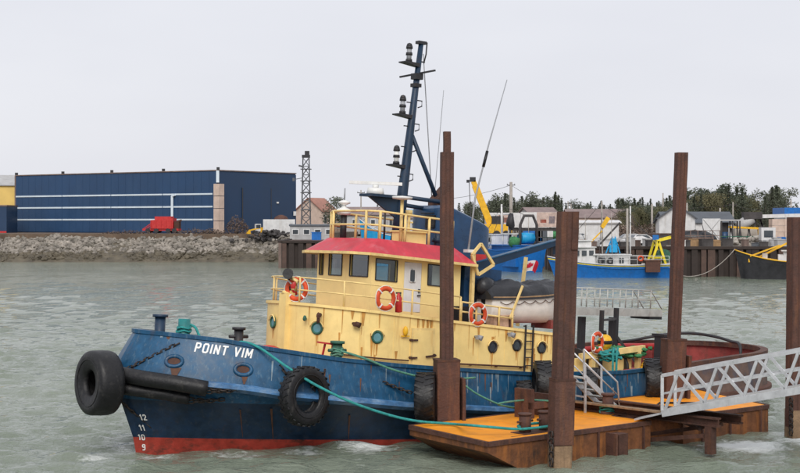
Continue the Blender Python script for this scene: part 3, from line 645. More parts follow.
for sg in (-1, 1):
    P = Vector((WF, sg*WW, WB)); nr = Vector((0, sg, 0))
    for r_ in wins_side: framed(wheel, P, Us, Vz, r_, nr)
    mb = MB(); u0, u1, v0, v1 = door; mb.bar(P+Us*((u0+u1)/2)+Vz*v0-nr*.03, P+Us*((u0+u1)/2)+Vz*v1-nr*.03, .05, u1-u0-.02, up=(1, 0, 0)); mb.build('door', M['grey'] if False else M['white'], wheel)
    mb = MB(); c = P+Us*((u0+u1)/2-.02)+Vz*(v0+1.17)+nr*.003; mb.tube([c+Us*.12*math.copysign(min(1, abs(math.cos(a))*1.3), math.cos(a))+Vz*.21*math.copysign(min(1, abs(math.sin(a))*1.3), math.sin(a)) for a in [2*math.pi*i/16 for i in range(16)]], .025, 6, closed=True); mb.build('door_window_frame', M['white'], wheel)
    mb = MB(); mb.box(c-nr*0.0+nr*.0, (.2, .012, .38)); mb.build('door_pane', M['glass'], wheel)
    for z in (.5, .56): pass
    mb = MB(); mb.box(P+Us*(u1-.1)+Vz*(v0+.7)+nr*.03, (.05, .06, .12)); mb.box(P+Us*(u1-.1)+Vz*(v0+.55)+nr*.03, (.12, .05, .04)); mb.build('door_handle', M['blacksteel'], wheel)
for r_ in wins_front: framed(wheel, Vector((WF, -WW, WB)), Vector((0, 1, 0)), Vz, r_, Vector((-1, 0, 0)))
# inside: console and helm chair seen through the glass
part('console', M['wood'], tug, lambda mb: mb.bx(7.6, 8.1, -1.1, 1.1, 4.2, 5.3).box((7.9, 0, 5.4), (.4, .8, .2)))
part('curtain', M['white'], tug, lambda mb: mb.bx(9.95, 10.3, -1.3, -1.28, 5.1, 5.95))
# roof: sloping red visor round a flat top
rf = MB(); sh3 = lambda p: (p[0], p[1], p[2]+SH(p[0]))
eave = [(6.62, -1.25), (6.95, -1.88), (11.4, -1.88), (11.4, 1.88), (6.95, 1.88), (6.62, 1.25)]
inn = [(7.45, -1.05), (7.6, -1.4), (10.75, -1.4), (10.75, 1.4), (7.6, 1.4), (7.45, 1.05)]
nE = len(eave)
E_ = [sh3((s, t, 6.15)) for s, t in eave]; I_ = [sh3((s, t, 6.66)) for s, t in inn]
for i in range(nE):
    j = (i+1) % nE; rf.quad(E_[i], E_[j], I_[j], I_[i])
n0 = len(rf.v); rf.v += I_; rf.face([n0+i for i in range(nE)])
roof = rf.build('roof', M['roof'], tug)
lip = MB()
for i in range(nE):
    j = (i+1) % nE; a, b = Vector(E_[i]), Vector(E_[j]); lip.bar(a-Vector((0,0,.02)), b-Vector((0,0,.02)), .06, .085)
U_ = [sh3((s, t, 6.11)) for s, t in eave]; n0 = len(lip.v); lip.v += U_; lip.face([n0+i for i in reversed(range(nE))])
lip.build('eave', M['rail'], roof)
# railings
def railing(path, hgt, rails, posts, r=.028, name='railing', parent=tug, mt='rail'):
    """path: points on the deck; posts at each path vertex listed"""
    root = MB()
    for f in rails: root.tube([Vector(p)+Vector((0, 0, hgt*f)) for p in path], r*.9, 6)
    rt = root.build(name, M[mt], parent)
    for i in posts: part('railing_post', M[mt], rt, lambda mb: mb.cyl(path[i], Vector(path[i])+Vector((0, 0, hgt)), r*1.15, r*1.15, 6))
    return rt
rp = [(s, t, 6.62+SH(s)) for s, t in ((10.7, -1.35), (9.7, -1.35), (8.7, -1.35), (7.68, -1.35), (7.45, -.9), (7.45, .9), (7.68, 1.35), (8.7, 1.35), (9.7, 1.35), (10.7, 1.35))]
railing(rp, .92, (1, .52), range(10), .04)
bp_ = []
for i in range(2, 24, 1):
    a = math.pi*i/24
    bp_.append((hc - (ha-.1)*math.sin(a), -(W-.1)*math.cos(a)))
fr = [(10.2, -W+.1), (9.2, -W+.1), (8.2, -W+.1)] + bp_ + [(8.2, W-.1), (10.2, W-.1)]
fr = [(s, t, BD(s)+.06) for s, t in fr]
railing(fr, .78, (1, .5), [0, 2, 6, 11, 16, 21, 25, 26], .028)
ar = [(s, -W+.12, BD(s)+.06) for s in (10.25, 11.35)]
railing([(10.25, -2.48, BD(10.2)+.06), (10.9, -2.48, BD(10.9)+.06), (11.9, -2.48, BD(11.9)+.06), (12.5, -2.48, BD(12.5)+.06)], .62, (1, .5), [0, 1, 2, 3], .035)
# ---- funnel and casing
fu = MB(); SEG = 32
def floop(inset, hf):
    out = []
    for i in range(SEG):
        a = 2*math.pi*i/SEG; c_, s_ = math.cos(a), math.sin(a)
        x = 11.75 + (1.18-inset)*math.copysign(abs(c_)**.42, c_); y = (.95-inset)*math.copysign(abs(s_)**.42, s_); out.append((x, y, hf(x)))
    return out
ftop = lambda s: 7.93 - .33*(s-10.75) - 1.3*max(0, 10.95-s)**2
loops = [floop(0, lambda s: 4.0), floop(0, lambda s: ftop(s)-.10), floop(.02, lambda s: ftop(s)-.03), floop(.12, lambda s: ftop(s)+.03), floop(.4, lambda s: ftop(s)+.06)]
for lp in loops: fu.v += lp
for k in range(len(loops)-1):
    fu.m = 1 if k >= 2 else 0
    for i in range(SEG):
        j = (i+1) % SEG; fu.face((k*SEG+i, k*SEG+j, (k+1)*SEG+j, (k+1)*SEG+i), k == 0)
fu.m = 1; fu.face([(len(loops)-1)*SEG+i for i in range(SEG)])
funnel = fu.build('funnel', [M['funnel'], mat('funnel_crown', (.075, .12, .2), .4, var=.2), M['farblack']], tug)
part('casing', M['funnel'], tug, lambda mb: mb.prism([(11.3, -1.35), (12.95, -1.35), (12.95, 1.35), (11.3, 1.35)], 3.6, lambda x, y: 5.9-.06*(x-11.3)))
part('casing_door', M['mastblue'], tug, lambda mb: mb.bx(11.75, 12.5, -1.4, -1.35, 4.05, 5.45), 'dark blue casing door with raised edges')
part('door_edge', M['mastblue'], tug, lambda mb: mb.bx(11.68, 11.75, -1.42, -1.35, 4.0, 5.5).bx(12.5, 12.57, -1.42, -1.35, 4.0, 5.5).bx(11.75, 12.5, -1.42, -1.35, 5.45, 5.52))
part('funnel_mark', M['redpaint'], tug, lambda mb: mb.bx(12.1, 12.55, -.99, -.95, 5.98, 6.32))
part('exhaust_cowl', M['rust2'], tug, lambda mb: mb.prism([(10.9, -.25), (11.4, -.25), (11.4, .25), (10.9, .25)], 7.4, lambda x, y: 8.1+(x-10.9)*1.0))
part('funnel_lamp', M['black'], tug, lambda mb: mb.box((10.6, -.35, 7.35), (.18, .45, .42)).bar((10.5, -.6, 7.62), (10.5, .1, 7.62), .04))
part('vent_drum', M['mastblue'], tug, lambda mb: mb.cyl((10.45, -.9, 6.3), (10.45, -.9, 7.0), .13).cyl((10.45, -.9, 6.65), (10.45, -.9, 6.78), .2))
# boom over the boat
bo = MB(); a, b = Vector((12.0, -1.0, 6.02)), Vector((15.9, -1.0, 6.98))
for (p0, w0), (p1, w1) in (((a, .27), (b, .17)),):
    n0 = len(bo.v)
    for p, w in ((p0, w0), (p1, w1)):
        for dy, dz_ in ((-.12, -w), (.12, -w), (.12, 0), (-.12, 0)): bo.v.append((p.x, p.y+dy, p.z+dz_))
    for f in ((0,3,2,1),(4,5,6,7),(0,1,5,4),(1,2,6,5),(2,3,7,6),(3,0,4,7)): bo.face([n0+k for k in f])
boom = bo.build('boom', M['mastblue'], tug)
part('boom_edge', M['blue'], boom, lambda mb: mb.bar(a+Vector((0,0,.02)), b+Vector((0,0,.02)), .28, .035))
part('boom_head', M['mastblue'], boom, lambda mb: mb.bx(15.75, 15.95, -1.1, -.9, 6.45, 6.8))
part('boom_pedestal', M['mastblue'], tug, lambda mb: mb.prism([(11.9, -1.25), (12.5, -1.25), (12.5, -.75), (11.9, -.75)], 4.0, 6.05))
# yellow diamond of handrail tube beside the funnel
dm = MB(); dpts = [Vector((11.25, -1.75, 6.28)), Vector((11.62, -1.75, 6.66)), Vector((12.22, -1.75, 5.98)), Vector((11.55, -1.75, 5.62))]
for i in range(4): dm.bar(dpts[i], dpts[(i+1) % 4], .085)
dm.build('awning_frame', M['rail'], tug)
# ---- mast
def mp(h, off=0): f = (h-6.6)/6.75; return Vector((9.42+.70*f+off, 0, h))
ms = MB(); ms.tube([mp(6.5), mp(8.2), mp(10.5), mp(13.3)], [.22, .18, .13, .085], 12)
mast = ms.build('mast', M['mastblue'], tug)
part('mast_head', M['blacksteel'], mast, lambda mb: mb.box(mp(13.36), (.34, .2, .1)).tube([mp(13.4, .25), mp(13.0, .27), mp(12.7, .22)], .025, 6).bar(mp(12.72, .05), mp(12.72, .25), .04))
part('mast_stay', M['mastblue'], mast, lambda mb: mb.cyl(mp(10.2, .1), (11.35, .05, 7.75), .075, .075, 8))
part('mast_gaff', M['mastblue'], mast, lambda mb: (mb.cyl(mp(8.12, .1), (11.3, -.35, 8.02), .07, .07, 8), mb.cyl(mp(7.85, .1), (11.3, .35, 7.78), .07, .07, 8)))
part('yard', M['blacksteel'], mast, lambda mb: mb.bar(mp(12.3)+Vector((-.2, .7, -.08)), mp(12.3)+Vector((.2, -.7, .08)), .055))
part('yard_clamp', M['blacksteel'], mast, lambda mb: mb.box(mp(12.2), (.3, .3, .2)).box(mp(11.9), (.27, .27, .12)))
pf = MB()                                             # radar bridge reaching forward
A0 = mp(8.05)
pf.prism([(8.05, -.34), (9.4, -.2), (9.4, .2), (8.05, .34)], 8.05, 8.14); pf.prism([(8.15, -.05), (9.4, -.05), (9.4, .05), (8.15, .05)], lambda x, y: 8.06 if x < 8.5 else 7.35, 8.06)
pf.build('radar_bridge', M['mastblue'], mast)
for h in (9.16, 10.86, 12.63):
    c = mp(h)+Vector((-.42, 0, 0))
    part('lamp_bracket', M['blacksteel'], mast, lambda mb: mb.prism([(c.x-.28, -.2), (c.x+.4, -.1), (c.x+.4, .1), (c.x-.28, .2)], lambda x, y: h-.12 if x > c.x else h-.02, h+.02))
    part('navigation_lamp', M['white'] if h < 10 else M['grey'], mast, lambda mb: mb.cyl(c+Vector((0,0,.02)), c+Vector((0,0,.56)), .085, .085, 10))
    for k in range(3): part('lamp_collar', M['blacksteel'], mast, lambda mb: mb.cyl(c+Vector((0,0,.03+.22*k)), c+Vector((0,0,.12+.22*k)), .12, .11, 10))
    part('lamp_cap', M['blacksteel'], mast, lambda mb: mb.blob(c+Vector((0,0,.58)), (.1, .1, .09), 10, 4, 0))
for h in (8.9, 9.9, 10.6, 11.4):
    part('mast_step', M['blacksteel'], mast, lambda mb: mb.tube([mp(h, .1), mp(h, .34), mp(h-.18, .36), mp(h-.24, .2)], .022, 6))
    part('mast_step', M['blacksteel'], mast, lambda mb: mb.bar(mp(h-.1, -.3), mp(h-.1), .035))
rd = thing('radar_scanner', 'long white radar bar turning on the bridge in front of the mast', 'radar', T(8.45, 0, 8.14), (0, R(3), R(38)))
part('radar_gearbox', M['white'], rd, lambda mb: mb.cyl((0,0,-.02), (0,0,.2), .3, .26, 16).cyl((0,0,.2), (0,0,.3), .1))
part('antenna_bar', M['white'], rd, lambda mb: mb.box((0,0,.36), (.13, 1.75, .10), rotz(R(52)).to_3x3()))
# instruments on the roof
RT = lambda s: 6.64+SH(s)
def stand(name, s, t, h, mt, top=None, r=.05):
    o = MB().cyl((s, t, RT(s)-.05), (s, t, h), r, r, 8).build(name, M[mt], tug); return o
p_ = stand('satellite_post', 7.75, .75, 7.42, 'blacksteel', r=.11)
part('satellite_dome', M['white'], p_, lambda mb: mb.lathe([(0, 7.40), (.2, 7.42), (.25, 7.5), (.22, 7.6), (.09, 7.66), (.06, 7.74), (.2, 7.8), (.2, 7.85), (.06, 7.9), (.0, 7.91)], 18, Matrix.Translation((7.75, .75, 0))))
part('aerial_spike', M['grey'], p_, lambda mb: mb.cyl((7.75, .75, 7.9), (7.75, .75, 8.3), .025))
p_ = stand('antenna_post', 8.65, -1.2, 7.98, 'rail', r=.055); part('antenna_plate', M['white'], p_, lambda mb: mb.lathe([(0, 7.93), (.32, 7.98), (.34, 8.05), (0, 8.08)], 16, Matrix.Translation((8.65, -1.2, 0))))
p_ = stand('horn_post', 9.35, -.7, 7.55, 'rail', r=.05); part('horn_bracket', M['rail'], p_, lambda mb: mb.bar((9.35, -.9, 7.25), (9.35, -.5, 7.25), .05)); part('horn', M['rail'], p_, lambda mb: mb.cyl((9.35, -.7, 7.5), (9.35, -.7, 7.66), .12))
stand('antenna_post', 10.55, -1.2, 7.9, 'white', r=.06)
part('battery_box', M['cream'], tug, lambda mb: mb.bx(8.75, 9.75, -1.15, -.6, RT(9)-.06, RT(9)+.36))
part('box_lid', M['cream'], tug, lambda mb: mb.bx(8.7, 9.8, -1.2, -.55, RT(9)+.36, RT(9)+.41))
part('roof_lamp_post', M['blacksteel'], tug, lambda mb: mb.cyl((8.2, -.9, RT(8.2)), (8.2, -.9, 7.5), .035))
# whip aerials and mast wires
def wire(name, p, q, r, mt='grey', sag=0): return MB().tube(catenary(p, q, sag, 6), r, 5).build(name, M[mt], tug)
wire('aerial', (11.1, .2, 7.7), (11.35, .2, 11.9), .012)
wire('mast_wire', mp(13.0, .15), (11.3, .5, 7.9), .018); wire('mast_wire', mp(12.9, 0), (10.6, 1.3, 7.6), .010)
wire('halyard', mp(10.3), (9.9, .9, 6.7), .008)
wh_ = MB().tube([(11.25, -1.55, 6.4), (11.0, -1.45, 7.6), (11.63, -1.4, 9.81), (12.81, -1.4, 12.3)][:1] + [(11.55, -1.45, 8.2), (12.1, -1.42, 10.1), (12.81, -1.4, 12.3)], [.04, .032, .024, .014], 6).build('whip_aerial', M['grey'], tug)
part('aerial_joint', M['black'], wh_, lambda mb: mb.cyl((11.86, -1.44, 9.25), (12.02, -1.43, 9.8), .05))
part('aerial_base', M['white'], wh_, lambda mb: mb.box((11.25, -1.6, 6.4), (.3, .25, .1)))
part('roof_post', M['rail'], tug, lambda mb: mb.bx(11.34, 11.46, -1.7, -1.58, 3.9, 6.4))
# searchlight on the boat deck rail
part('searchlight', M['black'], tug, lambda mb: mb.cyl((4.95, -.3, 5.36), (4.72, -.62, 5.42), .12, .17).bar((5.03, -.3, 4.9), (4.95, -.3, 5.36), .05))
part('lamp_arm', M['rail'], tug, lambda mb: mb.tube([(5.05, -.6, 4.9), (5.0, -.75, 5.2), (4.98, -.4, 5.3)], .06, 6))
part('inflator_box', M['black'], tug, lambda mb: mb.bx(10.35, 11.0, -2.0, -1.6, BD(10.6), BD(10.6)+.55))
# aft gear: towing frame, winch beam
part('winch_beam', M['rail'], tug, lambda mb: mb.bar((15.7, -2.5, 2.95), (18.9, -2.5, 3.25), .14, .2).bar((16.3, -2.5, 1.5), (16.3, -2.5, 2.95), .16).bar((18.6, -2.5, 1.6), (18.6, -2.5, 3.2), .16))
part('winch_frame', M['yellow'], tug, lambda mb: mb.bx(15.6, 18.6, -2.2, -1.9, 1.5, 2.85))
part('winch_drum', M['blacksteel'], tug, lambda mb: mb.cyl((16.4, -1.6, 2.4), (18.2, -1.6, 2.4), .55, .55, 16).cyl((16.3, -1.6, 2.4), (16.4, -1.6, 2.4), .8, .8, 18).cyl((18.2, -1.6, 2.4), (18.3, -1.6, 2.4), .8, .8, 18))
part('towing_frame', M['blacksteel'], tug, lambda mb: (mb.bar((17.0, -2.2, 1.5), (17.0, -2.2, 4.55), .12), mb.bar((19.4, -.6, 1.6), (19.4, -.6, 4.6), .14), mb.bar((17.0, -2.2, 4.2), (19.4, -.6, 4.2), .08), mb.bar((19.4, -.6, 3.6), (20.4, -1.4, 2.0), .1)))
part('catwalk_post', M['blacksteel'], tug, lambda mb: mb.bx(19.0, 19.22, .78, 1.0, 1.5, 4.2)); part('catwalk_post', M['blacksteel'], tug, lambda mb: mb.bx(20.66, 20.88, .78, 1.0, 1.5, 4.2))
part('towing_post', M['blacksteel'], tug, lambda mb: mb.bx(23.0, 23.4, .3, .75, 1.8, 3.55).bx(22.95, 23.45, .2, .85, 3.5, 3.6))
tb = MB(); ctrl = [(22.4, 3.35, 2.2), (22.6, 3.3, 2.95), (24.2, 3.0, 3.2), (25.3, 2.4, 3.46), (26.0, 1.6, 3.58), (26.3, .6, 3.52), (26.2, -.4, 3.38), (25.8, -1.2, 3.26), (25.6, -1.4, 2.4)]
tp = []
for i in range(len(ctrl)-1):
    p0, p1, p2, p3 = (Vector(ctrl[max(0, min(len(ctrl)-1, i+k))]) for k in (-1, 0, 1, 2))
    for k in range(6):
        t = k/6; tp.append(.5*((2*p1)+(p2-p0)*t+(2*p0-5*p1+4*p2-p3)*t*t+(3*p1-p0-3*p2+p3)*t**3))
tp.append(Vector(ctrl[-1]))
tb.tube(tp, .06, 10); tb.build('towing_bow', M['blacksteel'], tug, 'thick black pipe arched low over the stern')
part('stern_hatch', M['deckred'], tug, lambda mb: mb.bx(20.2, 22.2, -1.0, 1.6, 1.7, 2.25).bx(24, 25.0, .5, 2.0, 1.9, 2.4))
part('deck_pipe', M['redpaint'], tug, lambda mb: mb.tube([(20.5, 2.9, 2.75), (23, 2.95, 2.95), (24.8, 2.4, 3.0)], .12, 8))

# ------------------------------------------------------------------ fenders, tyres and gear hung on the tug
def frame_from_axis(ax):
    z = Vector(ax).normalized(); x = Vector((0, 0, 1)).cross(z)
    x = x.normalized() if x.length > 1e-4 else Vector((1, 0, 0)); y = z.cross(x)
    return Matrix((x, y, z)).transposed()
def tyre(label, c, axis, Ro, w, lugs=0, hole=.5, chains=(), group=None, hubs=False, name='tyre_fender'):
    root = thing(name, label, 'tyre', c, group=group); Mr = frame_from_axis(axis); h = w/2
    prof = [(Ro*hole, -h*.6), (Ro*(hole+.08), -h*.86), (Ro*.78, -h), (Ro*.9, -h*.97), (Ro*.965, -h*.84), (Ro*.99, -h*.6), (Ro, 0), (Ro*.99, h*.6), (Ro*.965, h*.84), (Ro*.9, h*.97), (Ro*.78, h), (Ro*(hole+.08), h*.86), (Ro*hole, h*.6), (Ro*(hole+.05), h*.35), (Ro*.86, h*.6), (Ro*.88, -h*.6), (Ro*(hole+.05), -h*.35)]
    MB().lathe(prof, 36, Mr.to_4x4(), True, True).build('carcass', M['black'], root)
    for zz in (-1, 1): part('sidewall_ring', M['black'], root, lambda m_: (m_.lathe([(Ro*.72+.016*math.cos(2*math.pi*i/6), zz*h*.985+.016*math.sin(2*math.pi*i/6)) for i in range(6)], 32, Mr.to_4x4(), True, True)))
    if lugs:
        tr = MB()
        for i in range(lugs):
            for sg in (-1, 1):
                a = 2*math.pi*(i+(.5 if sg > 0 else 0))/lugs; Ml = Mr @ Matrix.Rotation(a, 3, 'Z')
                tr.box(Ml @ Vector((Ro*.995, 0, sg*h*.5)), (Ro*.038, Ro*.085, h*.95), Ml @ Matrix.Rotation(sg*.45, 3, 'X'))
        tr.build('tread', M['black'], root)
    for p in chains:
        q = Vector(p)-Vector(c); e = Mr @ Vector((0, 0, 0)) + (q*.35); mb = MB(); chain_run(mb, e, q); mb.build('hanging_chain', M['chain'], root)
    return root
def chain_run(mb, p, q, link=.13, r=.022, sag=.0):
    pts = catenary(p, q, sag, max(3, int((Vector(q)-Vector(p)).length/link)))
    for i in range(len(pts)-1):
        a, b = pts[i], pts[i+1]; d = (b-a); u = d.normalized(); side = u.cross(Vector((0,0,1)) if i % 2 else Vector((.6,.8,.2)));
        if side.length < 1e-3: side = Vector((1,0,0))
        side.normalize(); a = a-u*.02; b = b+u*.02
        mb.tube([a+side*.035, (a+b)/2+side*.05, b+side*.035, b-side*.035, (a+b)/2-side*.05, a-side*.035], r, 5, closed=True)
tdir = lambda s, t, h: (TW.to_3x3() @ Vector((s, t, h)))
tyre('big smooth black tyre chained over the bow of the blue tug', T(-1.28, -.12, 2.08), tdir(1, 0, 0), .94, .78, 0, .36, [T(.55, -1.35, 3.3), T(-.1, .5, 3.0), T(.3, -.35, .78)], name='bow_tyre_fender')
def hang(s, h, off):
    y = hull_y(s, h); return Vector((s, -y-off, h))
p = hang(3.45, 1.93, .26); tyre('black truck tyre on the blue hull under the bow rope, facing out', T(*p), tdir(.15, -1, .05), .86, .42, 26, .52, [T(*on_hull(3.0, 2.75)[0]), T(*on_hull(4.3, 2.65)[0])])
p = hang(7.4, 1.85, .45); tyre('lugged tractor tyre on the blue hull behind the tall thin pile', T(*p), tdir(.75, -.75, .05), .78, .6, 22, .55, [T(*on_hull(6.2, 2.3)[0])])
p = hang(11.6, 1.72, .30); tyre('smaller lugged tyre low against the tug hull beside the raised tractor tyre', T(*p), tdir(.75, -.7, .1), .6, .5, 20, .5)
p = hang(12.15, 2.18, .62); tyre('lugged tractor tyre standing above the orange deck beside the wide pile', T(*p), tdir(.85, -.6, .05), .78, .55, 22, .55)
p = hang(17.55, 2.2, .36); tyre('lugged tractor tyre on the tug quarter by the sleeved leaning pile', T(*p), tdir(.8, -.7, .05), .8, .55, 22, .5)
p = hang(14.6, 2.0, .36); tyre('black tyre in the shade behind the boarding steps', T(*p), tdir(.6, -.8, .05), .7, .5, 20, .5)
def roll_fender(label, pts, r):
    o = thing('roll_fender', label, 'fender', T(*pts[0])); P = [T(*q)-T(*pts[0]) for q in pts]
    # densify
    D = []
    for a, b in zip(P, P[1:]):
        for i in range(6): D.append(a.lerp(b, i/6))
    D.append(P[-1]); MB().tube(D, r, 16).build('rubber_roll', M['black'], o)
    mb = MB(); mb.tube([D[-1]-(D[-1]-D[-2])*.2, D[-1]+(D[-1]-D[-2]).normalized()*.015], r*.45, 10); mb.build('core_hole', M['farblack'], o)
    mb = MB(); chain_run(mb, D[-1], D[-1]+tdir(.55, -.35, -.05)); mb.build('chain', M['chain'], o)
    mb = MB(); chain_run(mb, D[-1]-Vector((0,0,.1)), D[-1]+tdir(.9, -.45, -.0)); mb.build('chain', M['chain'], o)
def fpt(s, h, off): q, nr = on_hull(s, h, 0); return (q.x + nr.x*off, q.y+nr.y*off, h)
roll_fender('upper black rubber roll along the bow of the tug', [(-.86, -.55, 2.36), fpt(-.25, 2.28, .22), fpt(.35, 2.2, .24), fpt(1.05, 2.07, .25)], .225)
roll_fender('lower thinner black rubber roll along the bow of the tug', [(-.80, -.55, 1.95), fpt(-.2, 1.90, .26), fpt(.3, 1.84, .26), fpt(.82, 1.74, .26)], .175)

def lifebuoy(label, c, axis, name='lifebuoy'):
    o = thing(name, label, 'lifebuoy', c); Mr = frame_from_axis(axis)
    MB().lathe([(.31+.072*math.cos(2*math.pi*i/10), .05*math.sin(2*math.pi*i/10)) for i in range(10)], 28, Mr.to_4x4(), True, True).build('ring', M['lifered'], o)
    for k in range(4):
        a = math.pi/4+k*math.pi/2; mb = MB(); Ml = Mr @ Matrix.Rotation(a, 3, 'Z')
        mb.tube([Ml @ Vector((.31+.078*math.cos(2*math.pi*i/10), 0, .056*math.sin(2*math.pi*i/10))) for i in range(10)], .012, 4, closed=True)
        mb.box(Ml @ Vector((.31, 0, 0)), (.154, .045, .108), Ml); mb.build('tape', M['reflect'], o)
    mb = MB(); mb.tube([Mr @ Vector((.40*math.cos(2*math.pi*i/24), .40*math.sin(2*math.pi*i/24), .02*math.cos(4*2*math.pi*i/24))) for i in range(24)], .012, 5, closed=True); mb.build('grab_line', M['reflect'], o)
    return o
lifebuoy('orange lifebuoy on the rail below the wheelhouse windows of the tug', T(7.05, -2.62, 4.78), tdir(0, -1, 0))
lifebuoy('orange lifebuoy on the front rail of the tug near the searchlight', T(5.15, -.5, 4.95), tdir(-.8, -.6, 0))
lifebuoy('orange lifebuoy on the rail between thin tall pile and lifeboat', T(10.85, -2.62, 4.34), tdir(0, -1, 0))
lifebuoy('orange lifebuoy at the yellow beam behind the boarding steps', T(16.4, -2.62, 3.44), tdir(.2, -1, 0))
def small_tank(label, c, r, h):
    o = thing('extinguisher', label, 'extinguisher', c); MB().lathe([(0, 0), (r, .02), (r, h*.75), (r*.4, h*.9), (r*.4, h), (0, h)], 12).build('bottle', M['redpaint'], o)
    MB().box((0, 0, h), (r*1.6, .05, .05)).box((r*.6, 0, h*.8), (.03, .03, h*.35)).build('valve', M['blacksteel'], o)
small_tank('red bottle on the boat deck beside the grey wheelhouse door', T(7.75, -2.4, BD(7.75)+.08), .11, .62)
small_tank('red bottle clipped at the starboard front rail', T(6.0, .9, BD(6)+.3), .12, .6)

# the lifeboat under its black cover
lb = thing('lifeboat', 'white lifeboat with scalloped grab line under a black cover', 'lifeboat', T(13.75, -1.55, 3.98), (0, R(2), R(38)))
mb = MB(); NL = 24
def lbsec(x):           # x -1.9 (transom) .. 1.75 (stem)
    u = (x+1.9)/3.65; wid = .78*(1-max(0, (u-.45)/.55)**2.6)*(.82+.18*min(1, u/.3)); g = .95+.16*u**2; keel = .05+.12*max(0, u-.8)/.2
    return wid, g, keel
rows = []
for i in range(NL+1):
    x = -1.9+3.65*i/NL; wid, g, keel = lbsec(x); row = []
    for j in range(11):
        a = math.pi*j/10; row.append((x+(.10 if i == NL else 0)*math.sin(a)*0, -wid*math.cos(a)*(abs(math.cos(a))**-.35 if abs(math.cos(a)) > .05 else 1), g-(g-keel)*math.sin(a)**.75))
    rows.append(row)
for r_ in rows: mb.v += r_
for i in range(NL):
    for j in range(10): a = i*11+j; mb.face((a, a+11, a+12, a+1), True)
mb.face([j for j in range(11)]); mb.face([NL*11+j for j in reversed(range(11))])
lbh = mb.build('hull', M['boatwhite'], lb)
part('stem_post', M['boatwhite'], lb, lambda m_: m_.bar((1.76, 0, .1), (1.82, 0, 1.1), .08))
for sg in (-1, 1):
    part('gunwale', M['wood'], lb, lambda m_: m_.tube([(x, sg*(lbsec(x)[0]+.02), lbsec(x)[1]) for x in [-1.9+3.65*i/20 for i in range(21)]], .04, 6))
    gl = MB()
    for k in range(6):
        xs = [-1.6+.5*k+.5*i/6 for i in range(7)]; gl.tube([(x, sg*(lbsec(x)[0]+.03), lbsec(x)[1]-.14-.10*math.sin(math.pi*i/6)) for i, x in enumerate(xs)], .013, 5)
    gl.build('grab_line', M['rust2'], lb)
part('registration_plate', M['black'], lb, lambda m_: m_.box((1.2, -.66, .78), (.32, .03, .1), rotz(R(-24)).to_3x3() if False else None))
cv = MB(); rows = []
for i in range(25):
    x = -2.0+3.85*i/24; u = i/24; wid = (lbsec(min(1.75, max(-1.9, x)))[0]+.06); wid = max(wid, .1); rise = (.62+.10*math.sin(u*9)+.05*math.sin(u*23))*math.sin(math.pi*min(1, .12+u*.82))**.5; row = []
    for j in range(13):
        a = math.pi*j/12; sag = .05*math.sin(j*2.1+u*14)
        row.append((x, -wid*math.cos(a), lbsec(min(1.75, max(-1.9, x)))[1]-.08+(rise+sag)*math.sin(a)**.8))
    rows.append(row)
for r_ in rows: cv.v += r_
for i in range(24):
    for j in range(12): a = i*13+j; cv.face((a, a+1, a+14, a+13), True)
cv.face(range(13)); cv.face([24*13+j for j in reversed(range(13))])
cv.build('cover', M['tarp'], lb)
part('cradle', M['deckred'], lb, lambda m_: m_.bar((-1.2, -.6, .02), (-1.2, .6, .02), .12, .3).bar((1.0, -.5, .02), (1.0, .5, .02), .12, .3))
part('lashing_spar', M['rail'], lb, lambda m_: m_.bar((-1.35, -.92, .25), (-.75, -.85, 1.35), .06))
ob = thing('outboard_motor', 'black outboard motor and gear on the boat deck by the lifeboat', 'outboard', T(11.95, -1.75, 4.0), (0, 0, R(38)))
part('cowling', M['tarp'], ob, lambda m_: m_.blob((0, 0, 1.25), (.36, .28, .30), 12, 7, .08)); part('shaft', M['black'], ob, lambda m_: m_.bx(-.1, .1, -.09, .09, .02, 1.1).blob((.1, 0, .25), (.28, .08, .1), 8, 5, 0)); part('tiller', M['black'], ob, lambda m_: m_.bar((.2, 0, 1.2), (.7, 0, 1.35), .07)); part('clamp', M['blacksteel'], ob, lambda m_: m_.bx(.08, .3, -.16, .16, .75, 1.05))
def crate(label, c, dims, mt):
    o = thing('crate', label, 'crate', c, (0, 0, R(38))); L_, W_, H_ = dims
    part('body', M[mt], o, lambda m_: m_.bx(-L_/2, L_/2, -W_/2, W_/2, 0, H_*.92)); part('lid', M[mt], o, lambda m_: m_.bx(-L_/2-.03, L_/2+.03, -W_/2-.03, W_/2+.03, H_*.92, H_))
    for k in (-.3, .3): part('strap', M['rust2'], o, lambda m_: m_.bx(L_*k-.04, L_*k+.04, -W_/2-.012, W_/2+.012, .02, H_*.9))
M['packs'] = mat('tan_packs', (.5, .34, .24), .7, var=.3, vscale=5)
crate('tan strapped packs behind the rail under the lifeboat', T(12.25, -2.15, BD(12.25)+.02), (.85, .4, .42), 'packs')

fl = thing('flag', 'red and white maple leaf flag on a slanting yellow staff by the lifeboat', 'flag', T(15.2, .2, 3.85), (0, 0, R(38)))
part('staff', M['rail'], fl, lambda m_: m_.bar((0, 0, 0), (.42, 0, 2.45), .10))
def flagpt(u, v): # u 0..1 along fly, v 0..1 up the hoist
    x = .36-.08*(1-v)+.56*u; return (x, .10*math.sin(u*5.5)+.05*math.sin(v*3+u*2), 1.98+.38*v-.14*u*u-.05*math.sin(u*6))
def flag_strip(u0, u1, mt, nm):
    m_ = MB(); n0 = 0; NU, NV = 8, 8
    for th in (0, .012):
        for i in range(NU+1):
            for j in range(NV+1): p3 = flagpt(lerp(u0, u1, i/NU), j/NV); m_.v.append((p3[0], p3[1]+th, p3[2]))
    for sd in (0, 1):
        for i in range(NU):
            for j in range(NV): a = sd*(NU+1)*(NV+1)+i*(NV+1)+j; q = (a, a+NV+1, a+NV+2, a+1); m_.face(q if sd == 0 else q[::-1], True)
    m_.build(nm, M[mt], fl)
